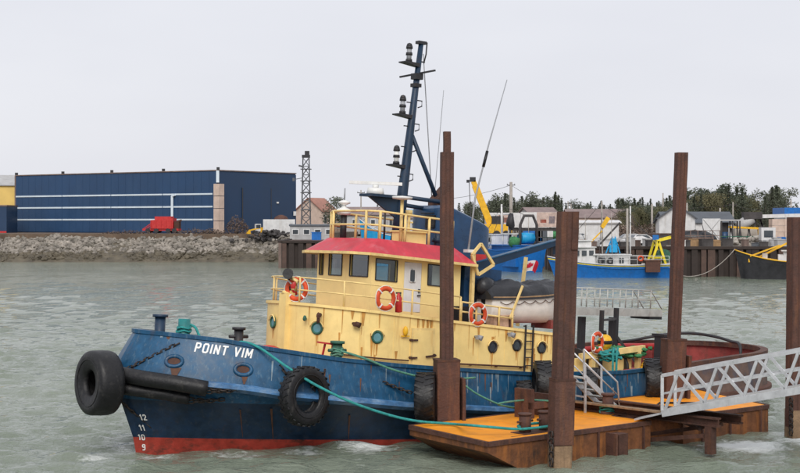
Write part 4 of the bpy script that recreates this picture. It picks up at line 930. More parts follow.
M['flagred'] = mat('flag_red', (.62, .02, .05), .7, var=.1); M['flagwhite'] = mat('flag_white', (.78, .76, .76), .7, var=.05)
flag_strip(0, .26, 'flagred', 'red_band'); flag_strip(.26, .74, 'flagwhite', 'white_band'); flag_strip(.74, 1, 'flagred', 'red_band')
leaf = [(0, -.38), (.02, -.16), (.22, -.2), (.18, -.12), (.38, .04), (.32, .08), (.36, .22), (.24, .2), (.2, .26), (.1, .14), (.13, .34), (.06, .3), (0, .44), (-.06, .3), (-.13, .34), (-.1, .14), (-.2, .26), (-.24, .2), (-.36, .22), (-.32, .08), (-.38, .04), (-.18, -.12), (-.22, -.2), (-.02, -.16)]
for sd in (-.016, .028):
    m_ = MB(); c0 = len(m_.v); m_.v.append((flagpt(.5, .5)[0], flagpt(.5, .5)[1]+sd, flagpt(.5, .5)[2]))
    for x, y in leaf: q = flagpt(.5+x*.5, .5+y*.95); m_.v.append((q[0], q[1]+sd, q[2]))
    for i in range(len(leaf)): m_.face((c0, c0+1+i, c0+1+(i+1) % len(leaf)))
    m_.build('maple_leaf', M['flagred'], fl)
# things on the aft deck
fb = thing('ball_fender', 'yellow and black round fender hung on the dark towing frame', 'fender', T(17.0, -2.4, 3.45)); part('ball', M['yel'], fb, lambda m_: m_.blob((0,0,0), (.26, .26, .28), 12, 8, 0)); part('band', M['black'], fb, lambda m_: m_.lathe([(.27, -.06), (.285, 0), (.27, .06)], 14).cyl((0,0,.2), (0,0,.4), .06))
nt = MB()
for i in range(60): nt.blob((random.gauss(0, .5), random.gauss(0, .25), random.uniform(0, .3)), (random.uniform(.08, .2), random.uniform(.08, .2), .07), 6, 4, .3)
M['net'] = mat('green_net', (.05, .2, .08), .9, var=.5, vscale=6, bump=.6)
o = nt.build('net_heap', M['net']); o.location = T(18.4, -2.0, 2.95); tag(o, 'heap of green netting piled on the yellow winch frame', 'net')
o = MB(); 
for k in range(7):
    ox, oy, tl = random.uniform(-.1, .1), random.uniform(-.08, .08), random.uniform(-.35, .35); rk = random.uniform(.2, .34)
    o.tube([(ox+rk*math.cos(2*math.pi*i/16+k), oy+rk*math.sin(2*math.pi*i/16+k), .05*k+tl*rk*math.cos(2*math.pi*i/16)+.03*math.sin(i*2+k)) for i in range(16)], .038, 6, closed=True)
o.tube([(.2, -.3, .45), (.15, -.42, .2), (.12, -.45, -.5), (.2, -.5, -1.3), (.1, -.7, -1.75)], .04, 6); o.tube([(.05, -.3, .45), (.02, -.42, .2), (.0, -.45, -.5), (.05, -.5, -1.3), (.05, -.7, -1.75)], .04, 6)
o = o.build('rope_coil', M['ropeteal']); o.location = T(16.75, -2.95, 2.86); tag(o, 'teal rope coil hanging over the quarter above the rusty bollard', 'rope')
for nm, lab, s, t, dims, mt in (('toolbox', 'red metal box on the deck behind the blue quarter bulwark', 18.2, -2.75, (.6, .4, .9), 'redpaint'), ('toolbox', 'dark box on the aft deck beside the red metal box', 17.3, -2.8, (.7, .4, .85), 'blacksteel')):
    o = thing(nm, lab, 'box', T(s, t, 1.56), (0, 0, R(38))); part('body', M[mt], o, lambda m_: m_.bx(-dims[0]/2, dims[0]/2, -dims[1]/2, dims[1]/2, 0, dims[2])); part('lid', M[mt], o, lambda m_: m_.bx(-dims[0]/2-.02, dims[0]/2+.02, -dims[1]/2-.02, dims[1]/2+.02, dims[2], dims[2]+.05)); part('handle', M['chain'], o, lambda m_: m_.tube([(-.12, -dims[1]/2, dims[2]*.7), (-.1, -dims[1]/2-.06, dims[2]*.72), (.1, -dims[1]/2-.06, dims[2]*.72), (.12, -dims[1]/2, dims[2]*.7)], .015, 5))
o = MB().cyl((0,0,0), (0,0,1.0), .16, .16, 12).cyl((0,0,1.0), (0,0,1.15), .16, .06, 12).cyl((0,0,1.15), (0,0,1.25), .05); o = o.build('gas_bottle', M['yel']); o.location = T(18.75, -2.75, 1.62); tag(o, 'orange yellow gas bottle at the end of the yellow beam', 'bottle')

# stowed grey catwalk carried on posts over the aft deck
cw = thing('catwalk', 'grey grated catwalk with thin railings over the tug aft deck', 'catwalk', T(17.4, .9, 4.2), (0, R(3.0), R(38)))
part('grating', M['alugrey'], cw, lambda m_: [m_.bar((0, y, .32), (5.55, y, .32), .05, .05) for y in (-.4, -.24, -.08, .08, .24, .4)] + [m_.bar((.15*i, -.45, .30), (.15*i, .45, .30), .04, .04) for i in range(38)])
for y in (-.48, .48):
    part('side_beam', M['alugrey'], cw, lambda m_: m_.bar((0, y, .2), (5.6, y, .2), .07, .26))
    part('hand_rail', M['alugrey'], cw, lambda m_: (m_.tube([(0, y, 1.08), (4.95, y, 1.08), (5.6, y, .36)], .022, 6), m_.tube([(0, y, .7), (4.95, y, .7), (5.28, y, .7)], .018, 6)))
    for i in range(8): part('railing_post', M['alugrey'], cw, lambda m_: m_.cyl((.05+.7*i, y, .38), (.05+.7*i, y, 1.08), .026, .026, 6))
part('end_pad', M['black'], cw, lambda m_: m_.bx(4.9, 5.6, -.5, .5, -.04, .1))

# ------------------------------------------------------------------ the orange barge and its piles
c41, s41 = math.cos(R(40.5)), math.sin(R(40.5))
BO = Vector((2.38, 40.62, 0))                       # near left corner; x' along the barge, y' across it
barge = thing('pontoon_barge', 'rusty pontoon barge with bright orange deck moored beside the tug', 'barge', BO, (0, 0, R(40.5)))
def BW(x, y, z): return BO + Vector((x*c41-y*s41, x*s41+y*c41, z))
DZ = .80; WID = 3.95; LEN = 12.7
outl = [(0, 0), (6.75, 0), (6.75, 1.5), (8.35, 1.5), (8.35, .05), (LEN, .05), (14.6, 4.45), (8.6, 4.45), (7.4, WID), (.62, WID)]
hl = MB(); HB = [(2.3, 0), (6.75, 0), (6.75, 1.5), (8.35, 1.5), (8.35, .05), (LEN, .05), (14.6, 4.45), (8.6, 4.45), (7.4, WID), (2.7, WID)]
n0 = len(hl.v); hl.v += [(x, y, DZ) for x, y in outl] + [(x, y, DZ-.28) for x, y in outl] + [(x, y, -.55) for x, y in HB]
N = len(outl)
for i in range(N):
    j = (i+1) % N; hl.face((i+N, j+N, j, i)); hl.face((i+2*N, j+2*N, j+N, i+N))
hl.face([2*N+i for i in reversed(range(N))])
part_h = hl.build('hull', mat('barge_rust', (.16, .062, .025), .8, var=.4, stain=(.36, .13, .03), stain_amt=.7, stain_scale=(2.5, 2.5, .5), lo=.48, bump=.35, bscale=12, grime=(.035, .024, .02), grime_amt=.75), barge)
dp = MB(); ins = .09
din = [(ins+.04, ins), (6.68, ins), (6.68, 1.57), (8.42, 1.57), (8.42, .13), (LEN-ins, .13), (14.45, 4.36), (8.6, 4.36), (7.4, WID-ins), (.70, WID-ins)]
dp.prism(din, DZ-.1, DZ+.012)
dk_ = dp.build('deck_plate', M['orange'], barge)
eb = MB()
for i in range(N):
    a, b = outl[i], outl[(i+1) % N]; eb.bar((*a, DZ-.045), (*b, DZ-.045), .09, .13)
eb.build('deck_edge', M['rust'], barge)
for x in (2.8, 4.4, 6.4, 9.2, 10.6, 12.2): part('side_rib', M['rust'], barge, lambda m_: m_.bx(x-.03, x+.03, -.06, .0, -.4, DZ-.12))
part('fender_post', M['rust2'], barge, lambda m_: m_.bx(4.85, 5.25, -.42, 0.02, -.25, .62)); part('post_bracket', M['rust'], barge, lambda m_: m_.bx(4.75, 4.83, -.4, .02, -.25, .64))
# weld seams of the deck plates
for x in (3.1, 6.1, 9.3, 11.4): part('deck_seam', M['orange'], barge, lambda m_: m_.bx(x-.02, x+.02, .15 if x < 6.6 or x > 8.5 else 1.6, WID-.15, DZ+.005, DZ+.02))
for x, y in ((1.9, .9), (2.85, .75)):
    pass
for bx_, by_ in ((2.05, .62), (2.85, .62)):
    o = part('bollard', M['rust'], barge, lambda m_: m_.cyl((bx_, by_, DZ), (bx_, by_, DZ+.55), .17, .17, 16).cyl((bx_, by_, DZ+.52), (bx_, by_, DZ+.57), .2, .2, 16).cyl((bx_-.3, by_, DZ+.34), (bx_+.3, by_, DZ+.34), .035))
part('bollard_base', M['rust'], barge, lambda m_: m_.bx(1.75, 3.15, .35, .9, DZ, DZ+.035))
part('bollard', M['rust'], barge, lambda m_: m_.cyl((7.05, 1.95, DZ), (7.05, 1.95, DZ+.62), .19, .17, 14).cyl((7.05, 1.95, DZ+.58), (7.05, 1.95, DZ+.64), .22, .22, 14).cyl((7.05, 1.95, DZ), (7.05, 1.95, DZ+.1), .3, .28, 14), 'squat bollard wrapped in teal rope at its foot')
part('hatch_ring', M['rust'], barge, lambda m_: m_.bx(1.2, 2.6, .28, .34, DZ+.004, DZ+.016))
# steel channels and outrigger that carry the end of the gangway
for x in (7.05, 8.1):
    part('outrigger_beam', M['rust2'], barge, lambda m_: (m_.bar((x, 3.5, DZ+.05), (x, -2.3, DZ+.05), .22, .05), m_.bar((x, 3.5, DZ+.16), (x, -2.3, DZ+.16), .04, .2), m_.bar((x, 3.5, DZ+.27), (x, -2.3, DZ+.27), .22, .05)))
part('outrigger_post', M['rust2'], barge, lambda m_: m_.box((7.05, -2.0, .42), (.24, .24, .8)))
part('outrigger_brace', M['rust2'], barge, lambda m_: m_.bar((7.05, -1.9, .55), (6.9, 1.4, .0), .12))
part('outrigger_brace', M['rust2'], barge, lambda m_: m_.bar((8.1, -1.6, .75), (8.0, 1.45, .1), .12))
part('outrigger_brace', M['rust2'], barge, lambda m_: m_.bar((7.1, -1.6, .7), (8.05, -.2, .7), .1))
part('guide_bracket', M['rust'], barge, lambda m_: (m_.bx(3.0, 3.2, 2.1, 2.9, DZ, DZ+.7), m_.bar((2.6, 2.9, DZ+.65), (4.0, 2.6, DZ+.65), .25, .12), m_.bar((3.6, 2.7, DZ), (3.6, 2.7, DZ+.6), .12)) if False else m_.bx(4.3, 4.45, 2.6, 3.3, DZ, DZ+.9).bx(4.3, 5.2, 2.6, 2.72, DZ+.3, DZ+.5).bx(5.1, 5.2, 2.6, 3.3, DZ, DZ+.7))
part('channel_track', M['concrete'], barge, lambda m_: m_.bar((6.82, 3.3, DZ+.3), (6.82, -.4, DZ+.3), .26, .05))

def pile(label, base, top, w, d, ang, sleeve=None, cap=None, foot=None, patch=False, side=True):
    """driven box pile of welded sections: base & top (x,y,z), widths, yaw; sleeve (z0,z1,w), narrower head, timber foot"""
    o = thing('steel_pile', label, 'pile', (base[0], base[1], 0), group='guide piles round the orange barge')
    b, t = Vector(base)-Vector((base[0], base[1], 0)), Vector(top)-Vector((base[0], base[1], 0))
    Mz = rotz(R(ang)).to_3x3(); ax = (t-b)
    def secbox(m_, z0, z1, ww, dd, off=(0, 0)):
        p0 = b + ax*((z0-b.z)/ax.z); p1 = b + ax*((z1-b.z)/ax.z); n0 = len(m_.v); ch = .04*ww
        ring = [(-ww/2+ch, -dd/2), (ww/2-ch, -dd/2), (ww/2, -dd/2+ch), (ww/2, dd/2-ch), (ww/2-ch, dd/2), (-ww/2+ch, dd/2), (-ww/2, dd/2-ch), (-ww/2, -dd/2+ch)]
        nseg = max(2, int((z1-z0)/.5))
        for i in range(nseg+1):
            p = p0.lerp(p1, i/nseg)
            for x, y in ring: m_.v.append(tuple(p + Mz @ Vector((x+off[0]+.004*math.sin(i*2.3), y+off[1], 0))))
        for i in range(nseg):
            for k in range(8): k2 = (k+1) % 8; a = n0+i*8; m_.face((a+k, a+k2, a+8+k2, a+8+k))
        m_.face([n0+nseg*8+k for k in range(8)]); m_.face([n0+k for k in reversed(range(8))])
    part('column', M['rust'], o, lambda m_: secbox(m_, b.z, t.z, w, d))
    for sg in (-1, 1): part('weld_seam', M['rust2'], o, lambda m_: secbox(m_, b.z+.05, t.z-.02, .03, d+.02, (sg*w*.18, 0)))
    if cap: part('head_section', M['rust'], o, lambda m_: secbox(m_, t.z-.02, t.z+cap[0], cap[1], d*.7))
    if sleeve:
        z0, z1, ws = sleeve; part('sleeve', M['rust'], o, lambda m_: secbox(m_, z0, z1, ws, ws)); part('sleeve_collar', M['rust2'], o, lambda m_: secbox(m_, z1-.05, z1+.015, ws+.02, ws+.02))
        if side: part('side_plate', M['rust2'], o, lambda m_: secbox(m_, z0, z1-.55, .1, .5, (ws/2+.1, -.2)))
    if foot: part('foot', M['concrete'], o, lambda m_: secbox(m_, foot[0], foot[1], foot[2], d+.1), 'pale timber faced foot of the pile'); part('foot_chain', M['chain'], o, lambda m_: chain_run(m_, b+Mz @ Vector((-foot[2]/2-.03, -d/2-.05, foot[1]-b.z+.4)), b+Mz @ Vector((-foot[2]/2-.03, -d/2-.05, .1-b.z)), .16, .03))
    if patch: part('notch_plate', M['rust2'], o, lambda m_: secbox(m_, t.z-1.05, t.z-.02, w*.38, .04, (w*.28, -d/2-.02)))
    return o
pile('tall thin pile with narrow head in front of the wheelhouse', (1.40, 45.35, -1.5), (1.42, 45.35, 8.88), .37, .34, 10, (.62, 2.62, .70), (.62, .2))
pile('wide square pile standing before the orange barge edge', (4.36, 41.45, -1.5), (4.64, 41.45, 7.06), .50, .46, 14, (.64, 2.45, .58), None, (-1.2, .62, .52), True, False)
pile('tall pile leaning over the tug stern with a wide sleeve', (9.12, 50.9, -1.5), (9.55, 50.9, 9.12), .37, .34, 12, (.55, 2.8, .68))
pile('square pile beside the aluminium gangway at the barge end', (12.55, 47.4, -1.5), (12.62, 47.4, 6.92), .62, .56, 8, None, None, (-1.2, .85, .62))
part_pad = None

# ------------------------------------------------------------------ aluminium gangway
GA = Vector((7.74, 44.3, 1.12)); gd = Vector((math.cos(R(-28)), math.sin(R(-28)), .222)).normalized(); gn = Vector((-gd.y, gd.x, 0)).normalized()
gw = thing('gangway', 'aluminium truss gangway rising from the barge outrigger', 'gangway', GA)
GL = 13.2; GH = 1.12
for k, side in enumerate((0, 1.25)):
    o_ = gn*side; up = Vector((0, 0, 1)); n_ = 11; st_ = GL/n_
    part('bottom_chord', M['alu'], gw, lambda m_: m_.bar(o_, o_+gd*GL, .12, .20))
    part('top_chord', M['alu'], gw, lambda m_: m_.bar(o_+up*GH, o_+gd*GL+up*GH, .10, .10))
    part('mid_rail', M['alu'], gw, lambda m_: m_.bar(o_+up*GH*.52+gn*.04, o_+gd*GL+up*GH*.52+gn*.04, .05, .06))
    part('end_post', M['alu'], gw, lambda m_: m_.bar(o_+up*.1, o_+up*GH, .09, .09))
    for i in range(n_):
        a = o_+gd*st_*i; b = o_+gd*st_*(i+1); 
        part('upright', M['alu'], gw, lambda m_: m_.bar(a+gd*st_*.08+up*.1, a+gd*st_*.42+up*GH, .08, .08)); part('diagonal', M['alu'], gw, lambda m_: m_.bar(a+gd*st_*.42+up*GH, b+gd*st_*.08+up*.1, .08, .08))
part('tread_deck', M['alugrey'], gw, lambda m_: m_.bar(gn*.625+Vector((0,0,.06)), gn*.625+gd*GL+Vector((0,0,.06)), 1.1, .06))
for i in range(14): part('cross_member', M['alu'], gw, lambda m_: m_.bar(gd*(.05+i), gd*(.05+i)+gn*1.25, .08, .08))
part('toe_plate', M['alu'], gw, lambda m_: m_.bar(gn*.625, gn*.625-gd*.9+Vector((0,0,-.05)), 1.15, .05))
# a hose lying along the deck
o = MB().tube([BW(6.9, 2.9, DZ+.05), BW(7.8, 2.4, DZ+.05), BW(8.6, 2.8, DZ+.05), BW(9.4, 2.0, DZ+.05), BW(10.2, 2.5, DZ+.05), BW(11.2, 1.6, DZ+.05)], .035, 6).build('hose', M['black']); tag(o, 'thin black hose lying across the orange deck behind the gangway', 'hose')

# boarding steps between barge and tug
stp3 = thing('boarding_steps', 'white aluminium boarding steps from the orange deck up to the tug', 'steps', BW(8.0, 2.75, DZ), (0, 0, R(212)))
for y in (-.4, .4):
    part('stringer', M['alu'], stp3, lambda m_: m_.bar((0, y, .05), (1.35, y, 1.15), .06, .16)); part('hand_rail', M['alu'], stp3, lambda m_: (m_.tube([(-.1, y, .05), (0, y, .9), (1.35, y, 2.0)], .03, 6), m_.bar((1.35, y, 1.1), (1.35, y, 2.0), .05), m_.bar((.65, y, .6), (.65, y, 1.45), .05), m_.tube([(0, y, .5), (1.35, y, 1.6)], .022, 6)))
for i in range(5): part('tread', M['alugrey'], stp3, lambda m_: m_.box((.15+.27*i, 0, .2+.22*i), (.24, .78, .04)))
part('prop', M['alu'], stp3, lambda m_: (m_.bar((1.3, -.4, 0), (1.3, -.4, 1.1), .06), m_.bar((1.3, .4, 0), (1.3, .4, 1.1), .06), m_.bar((1.3, -.4, .5), (1.3, .4, .5), .05)))

# ------------------------------------------------------------------ mooring lines
def rope(label, pts, r, mt):
    P = [Vector(p) for p in pts]; D = []
    for i in range(len(P)-1):
        p0 = P[max(i-1, 0)]; p1, p2 = P[i], P[i+1]; p3 = P[min(i+2, len(P)-1)]
        for k in range(8):
            t = k/8; D.append(.5*((2*p1)+(p2-p0)*t+(2*p0-5*p1+4*p2-p3)*t*t+(3*p1-p0-3*p2+p3)*t**3))
    D.append(P[-1]); o = MB().tube(D, r, 7).build('mooring_rope', M[mt]); return tag(o, label, 'rope')
fl_pt = lambda s, h, off=.06: T(*fpt(s, h, off))
rope('teal mooring rope from the bow bitt along the hull to the barge bollards', [T(1.05, -.75, 3.85), T(1.3, -.95, 3.75), T(1.45, -1.2, 3.40), T(1.9, -1.9, 3.30), fl_pt(2.1, 3.4, -.02), fl_pt(2.5, 3.26, .14), fl_pt(3.1, 2.75, .5), T(3.6, -4.1, 2.25), T(4.6, -4.75, 1.75), T(6.0, -5.3, 1.35), T(7.2, -5.9, 1.25), BW(.5, 1.2, DZ+.30), BW(1.5, .55, DZ+.18), BW(2.05, .40, DZ+.16), BW(2.85, .40, DZ+.16), BW(3.06, .62, DZ+.18), BW(2.85, .84, DZ+.2), BW(2.05, .84, DZ+.2), BW(1.83, .62, DZ+.2)], .04, 'ropeteal')
rope('green mooring line from the green bitt along the hull toward the thin pile', [T(5.05, -3.1, 3.2), T(5.6, -3.62, 3.0), T(6.4, -3.9, 2.7), T(7.4, -4.05, 2.48), T(8.6, -4.1, 2.4), T(9.6, -4.05, 2.42)], .035, 'ropegreen')
rope('pale green line over the orange deck beside the thin pile', [fl_pt(9.1, 2.3, .1), T(9.4, -4.4, 1.95), T(10.2, -4.75, 1.6), T(11.0, -4.95, 1.5), BW(3.3, 3.0, DZ+.5), BW(4.4, 2.9, DZ+.55), BW(5.1, 2.5, DZ+.5)], .03, 'ropegreen')
def wraps(label, c, r, n_, mt, h):
    m_ = MB()
    for k in range(n_): m_.tube([Vector(c)+Vector((r*(1+.12*math.sin(3*k+i))*math.cos(2*math.pi*i/14), r*(1+.12*math.cos(2*k+i))*math.sin(2*math.pi*i/14), h*k+.03*math.sin(i*1.3+k))) for i in range(14)], .034, 6, closed=True)
    return tag(m_.build('rope_turns', M[mt]), label, 'rope')
wraps('teal rope turns wound round the teal bow bitt', T(1.05, -.75, 3.62), .2, 2, 'ropeteal', .1)
wraps('green rope turns wound round the bitt by the deckhouse', T(5.05, -2.95, 3.08), .165, 3, 'ropegreen', .08)
wraps('teal rope turns round the foot of the squat barge bollard', BW(7.05, 1.95, DZ+.08), .24, 3, 'ropeteal', .08)

# ------------------------------------------------------------------ far shore: blue warehouse
WC = Vector((-32.2, 265, 4.6)); la_ = Vector((-.819, .574, 0)); lb_ = Vector((.574, .819, 0)); LA, LB = 53.0, 21.8; WHT = 11.1
ware = thing('warehouse', 'long dark blue metal warehouse with pale stripes above the rock slope', 'warehouse', WC)
def wpt(a, b, z): return la_*a + lb_*b + Vector((0, 0, z))
na = Vector((-.574, -.819, 0)); nb = Vector((.819, -.574, 0))
part('wall', M['clad'], ware, lambda m_: m_.prism([(p.x, p.y) for p in (wpt(0, 0, 0), wpt(0, LB, 0), wpt(LA, LB, 0), wpt(LA, 0, 0))], -.3, WHT))
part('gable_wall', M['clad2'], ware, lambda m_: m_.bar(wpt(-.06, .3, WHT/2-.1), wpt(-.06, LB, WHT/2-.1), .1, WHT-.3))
npan = 28
for i in range(npan):
    a0 = LA*i/npan; part('cladding_panel', M['clad'], ware, lambda m_: m_.bar(wpt(a0+.02, -.05, WHT/2), wpt(a0+LA/npan-.02, -.05, WHT/2), .10, WHT-.25))
for z in (2.45, 4.75, 7.0):
    for i in range(4): part('stripe', M['stripe'], ware, lambda m_: m_.bar(wpt(LA*i/4+.1+(1.0 if i == 0 else 0), -.14, z), wpt(LA*(i+1)/4-.1, -.14, z), .08, .28))
for i in range(5): part('roof_vent', M['farblack'], ware, lambda m_: m_.box(wpt(LA*i/4-.0, .1, WHT+.35), (.5, .5, .5)))
part('eave_trim', M['quaylight'], ware, lambda m_: (m_.bar(wpt(-.1, -.12, WHT+.05), wpt(LA+.1, -.12, WHT+.05), .2, .18), m_.bar(wpt(-.12, 0, WHT+.05), wpt(-.12, LB, WHT+.05), .2, .18)))
part('roof', M['clad2'], ware, lambda m_: m_.prism([(p.x, p.y) for p in (wpt(.2, .2, 0), wpt(.2, LB-.2, 0), wpt(LA-.2, LB-.2, 0), wpt(LA-.2, .2, 0))], WHT-.1, WHT+.12))
part('downpipe', M['stripe'], ware, lambda m_: (m_.bar(wpt(10.7, -.32, .4), wpt(10.7, -.32, 6.7), .42, .42), m_.bar(wpt(10.7, -.32, 6.7), wpt(10.0, -.32, 6.95), .4, .4)))
part('corner_flashing', M['stripe'], ware, lambda m_: m_.bar(wpt(-.1, -.1, 9.0), wpt(-.1, -.1, WHT), .5, .5))
for k in range(4): part('concrete_block', M['beige'], ware, lambda m_: m_.bar(wpt(-.35, -.1, .05+2.2*k), wpt(-.35, -.1, 2.15+2.2*k), 1.25, 1.4, up=(.574, .819, 0)))
part('gable_door', M['clad2'], ware, lambda m_: m_.bar(wpt(-.16, 6.5, 3.9), wpt(-.16, 20.5, 3.9), .06, 8.4))
part('door_rail', M['farblack'], ware, lambda m_: (m_.bar(wpt(-.22, 6.4, .2), wpt(-.22, 6.4, 8.2), .15), m_.bar(wpt(-.22, 14.4, .2), wpt(-.22, 14.4, 8.2), .1)))
part('wall_lamp', M['farwhite'], ware, lambda m_: m_.box(wpt(-.3, 16.2, 5.6), (.4, .4, .3))); part('wall_box', M['farwhite'], ware, lambda m_: m_.box(wpt(-.3, 21.2, 3.6), (.5, .5, .8)))
part('gutter_bracket', M['quaylight'], ware, lambda m_: m_.bar(wpt(LA+.1, -.1, 4), wpt(LA+.1, -.1, WHT), .25))
# sheds beyond its left end
def shed(label, c, dims, ang, wall, roofm, rise, name='shed', wins=0, ov=.4, group=None, cat='shed', doors=0):
    L_, W_, H_ = dims; o = thing(name, label, cat, c, (0, 0, R(ang)), group)
    m_ = MB(); pr_ = [(-W_/2, 0), (W_/2, 0), (W_/2, H_), (0, H_+rise), (-W_/2, H_)]
    n0 = 0; m_.v += [(-L_/2, y, z) for y, z in pr_] + [(L_/2, y, z) for y, z in pr_]
    for i in range(5): j = (i+1) % 5; m_.face((i, j, 5+j, 5+i))
    m_.face((4, 3, 2, 1, 0)); m_.face((5, 6, 7, 8, 9)); m_.build('wall', M[wall], o)
    for sg in (-1, 1): part('roof', M[roofm], o, lambda q: q.bar((-L_/2-ov, sg*(W_/4+ov/2), H_+rise/2-rise*ov/W_+.1), (L_/2+ov, sg*(W_/4+ov/2), H_+rise/2-rise*ov/W_+.1), math.hypot(W_/2+ov, rise), .16, up=Vector((0, sg*rise, W_/2)).normalized()))
    for i in range(wins):
        x = -L_/2+L_*(i+.5)/wins; f = part('window', M['farwhite'], o, lambda q: q.bx(x-.55, x+.55, -W_/2-.08, -W_/2, H_*.35, H_*.8)); part('pane', M['glass'], f, lambda q: q.bx(x-.42, x+.42, -W_/2-.1, -W_/2-.07, H_*.42, H_*.74))
    for i in range(doors): part('door', M['slate'], o, lambda q: q.bx(L_*.25-.5, L_*.25+.5, -W_/2-.06, -W_/2, .0, 2.1))
    return o
shed('yellow metal shed rising behind the low navy building', (-84, 306, 4.4), (24, 20, 9.4), 0, 'cream2', 'shed', 2.2)
lowb = thing('low_building', 'low dark navy building at the left end of the warehouse', 'building', (-82.5, 281, 4.55))
part('wall', M['clad2'], lowb, lambda m_: m_.bx(-14, 8.8, 0, 8, 0, 5.0)); part('parapet', M['quaylight'], lowb, lambda m_: m_.bx(-14.1, 8.9, -.1, 8.1, 5.0, 5.25)); part('kerb', M['redpaint'], lowb, lambda m_: m_.bx(-14, 8.8, -.15, -.02, 0, .35))
# red hopper truck on the yard
hp = thing('red_hopper_truck', 'red bulk hopper machine parked against the blue warehouse', 'truck', AT(163, 233, 259), (0, 0, R(-8)))
part('tank', M['redpaint'], hp, lambda m_: m_.prism([(-1.9, -1.1), (2.1, -1.1), (2.1, 1.1), (-1.9, 1.1)], .75, lambda x, y: 2.55 if x > 0 else 2.2))
part('hood', M['redpaint'], hp, lambda m_: m_.prism([(-1.2, -.9), (1.7, -.9), (1.7, .9), (-1.2, .9)], 2.2, lambda x, y: 2.85))
for k in range(5): part('tank_rib', M['redpaint'], hp, lambda m_: m_.bx(-1.8+.9*k-.05, -1.8+.9*k+.05, -1.18, 1.18, .75, 2.2))
part('chassis', M['redpaint'], hp, lambda m_: m_.bx(-3.4, 3.0, -.9, .9, .4, .75)); part('tow_frame', M['redpaint'], hp, lambda m_: (m_.bar((-3.4, -.8, .6), (-1.5, -.8, 1.9), .14), m_.bar((-3.4, .8, .6), (-1.5, .8, 1.9), .14))); part('engine', M['rust2'], hp, lambda m_: m_.bx(2.2, 3.0, -.7, .7, .75, 2.0).bar((2.6, 0, 2), (3.3, 0, 2.2), .3))
for x in (-2.4, -.9, 1.2, 2.3): part('wheel', M['farblack'], hp, lambda m_: m_.cyl((x, -1.1, .42), (x, 1.1, .42), .42, .42, 12))
def bush(label, c, dims, mt, n_, name='bush', leaf=.35, group=None, cat='bush'):
    o = thing(name, label, cat, c, group=group); m_ = MB()
    for i in range(n_):
        a = random.random()*6.283; b = random.random(); r_ = random.random()**.5; p = Vector((math.cos(a)*r_*dims[0]*(1-.4*b), math.sin(a)*r_*dims[1]*(1-.4*b), dims[2]*b*(1-.55*r_*r_)))
        d1 = Vector((random.uniform(-1, 1), random.uniform(-1, 1), random.uniform(-.4, 1)))*leaf; d2 = Vector((random.uniform(-1, 1), random.uniform(-1, 1), random.uniform(-.4, 1)))*leaf*.6
        m_.tri(p, p+d1, p+d2)
    m_.build('foliage', M[mt], o); part('stem', M['bark'], o, lambda q: [q.cyl((0, 0, -.1), (dims[0]*.4*math.cos(a), dims[1]*.4*math.sin(a), dims[2]*.7), .08, .03, 5) for a in (0, 1.6, 3.1, 4.6)])
    return o
bush('bare brown thicket by the concrete blocks of the warehouse corner', AT(237, 234.5, 258), (2.8, 1.5, 3.3), 'brush', 900)
bush('low brown scrub along the rock crest under the red machine', AT(196, 234, 257), (5.0, .8, .9), 'brush', 500, leaf=.3)
bush('dry brown scrub beside the bare thicket', AT(212, 234.5, 257.2), (2.6, .8, 1.0), 'brush', 400, leaf=.3)
bush('thin dry brown scrub at the foot of the warehouse', AT(128, 234.5, 257), (6, .7, .7), 'brush', 420, leaf=.3)
# yellow loader, white container, dark scrap on the yard edge
ld = thing('loader', 'small orange and yellow loader beside the white container', 'loader', AT(258, 236, 252)+Vector((0, 5, 0)), (0, 0, R(15)))
ld.scale = (.75, .75, .75)
part('body', M['yel'], ld, lambda m_: m_.bx(-.2, 2.4, -.9, .9, .7, 1.9)); part('cab', M['farwhite'], ld, lambda m_: m_.bx(-1.3, -.1, -.8, .8, 1.0, 2.7)); part('cab_glass', M['glass'], ld, lambda m_: m_.bx(-1.2, -.2, -.84, .84, 1.7, 2.5)); part('boom', M['yel'], ld, lambda m_: (m_.bar((-.2, -.7, 1.8), (-2.6, -.7, 1.2), .25), m_.bar((-.2, .7, 1.8), (-2.6, .7, 1.2), .25))); part('bucket', M['yel'], ld, lambda m_: m_.prism([(-3.2, -1), (-2.5, -1), (-2.5, 1), (-3.2, 1)], .3, lambda x, y: .6 if x < -3 else 1.4))
for x in (-1.2, 1.6):
    for y in (-.95, .95): part('wheel', M['farblack'], ld, lambda m_: m_.cyl((x, y-.2, .6), (x, y+.2, .6), .6, .6, 14))
ct = thing('container', 'white ribbed container on the yard edge by the lattice tower', 'container', AT(279, 235.5, 256), (0, 0, R(6)))
part('box', M['farwhite'], ct, lambda m_: m_.bx(-2.7, 2.7, -1.2, 1.2, .15, 2.75)); part('window', M['glass'], ct, lambda m_: m_.bx(1.9, 2.3, -1.24, -1.2, 1.3, 2.0))
for k in range(14): part('rib', M['farwhite'], ct, lambda m_: m_.bx(-2.6+.4*k-.06, -2.6+.4*k+.06, -1.25, -1.2, .25, 2.65))
part('skid', M['fardark'], ct, lambda m_: m_.bx(-2.7, 2.7, -1.1, 1.1, -.1, .15))
tk = thing('cement_drum', 'rusty round drum standing behind the white container', 'drum', AT(281, 228, 263)); part('drum', M['rust'], tk, lambda m_: m_.lathe([(0, 0), (1.3, 0), (1.4, .2), (1.4, 1.4), (1.0, 2.0), (.3, 2.3), (0, 2.3)], 16)); part('legs', M['rust2'], tk, lambda m_: [m_.bar((x, y, -2.5), (x, y, .2), .2) for x in (-.9, .9) for y in (-.9, .9)]); part('band', M['rust2'], tk, lambda m_: m_.lathe([(1.42, .7), (1.46, .8), (1.42, .9)], 16))
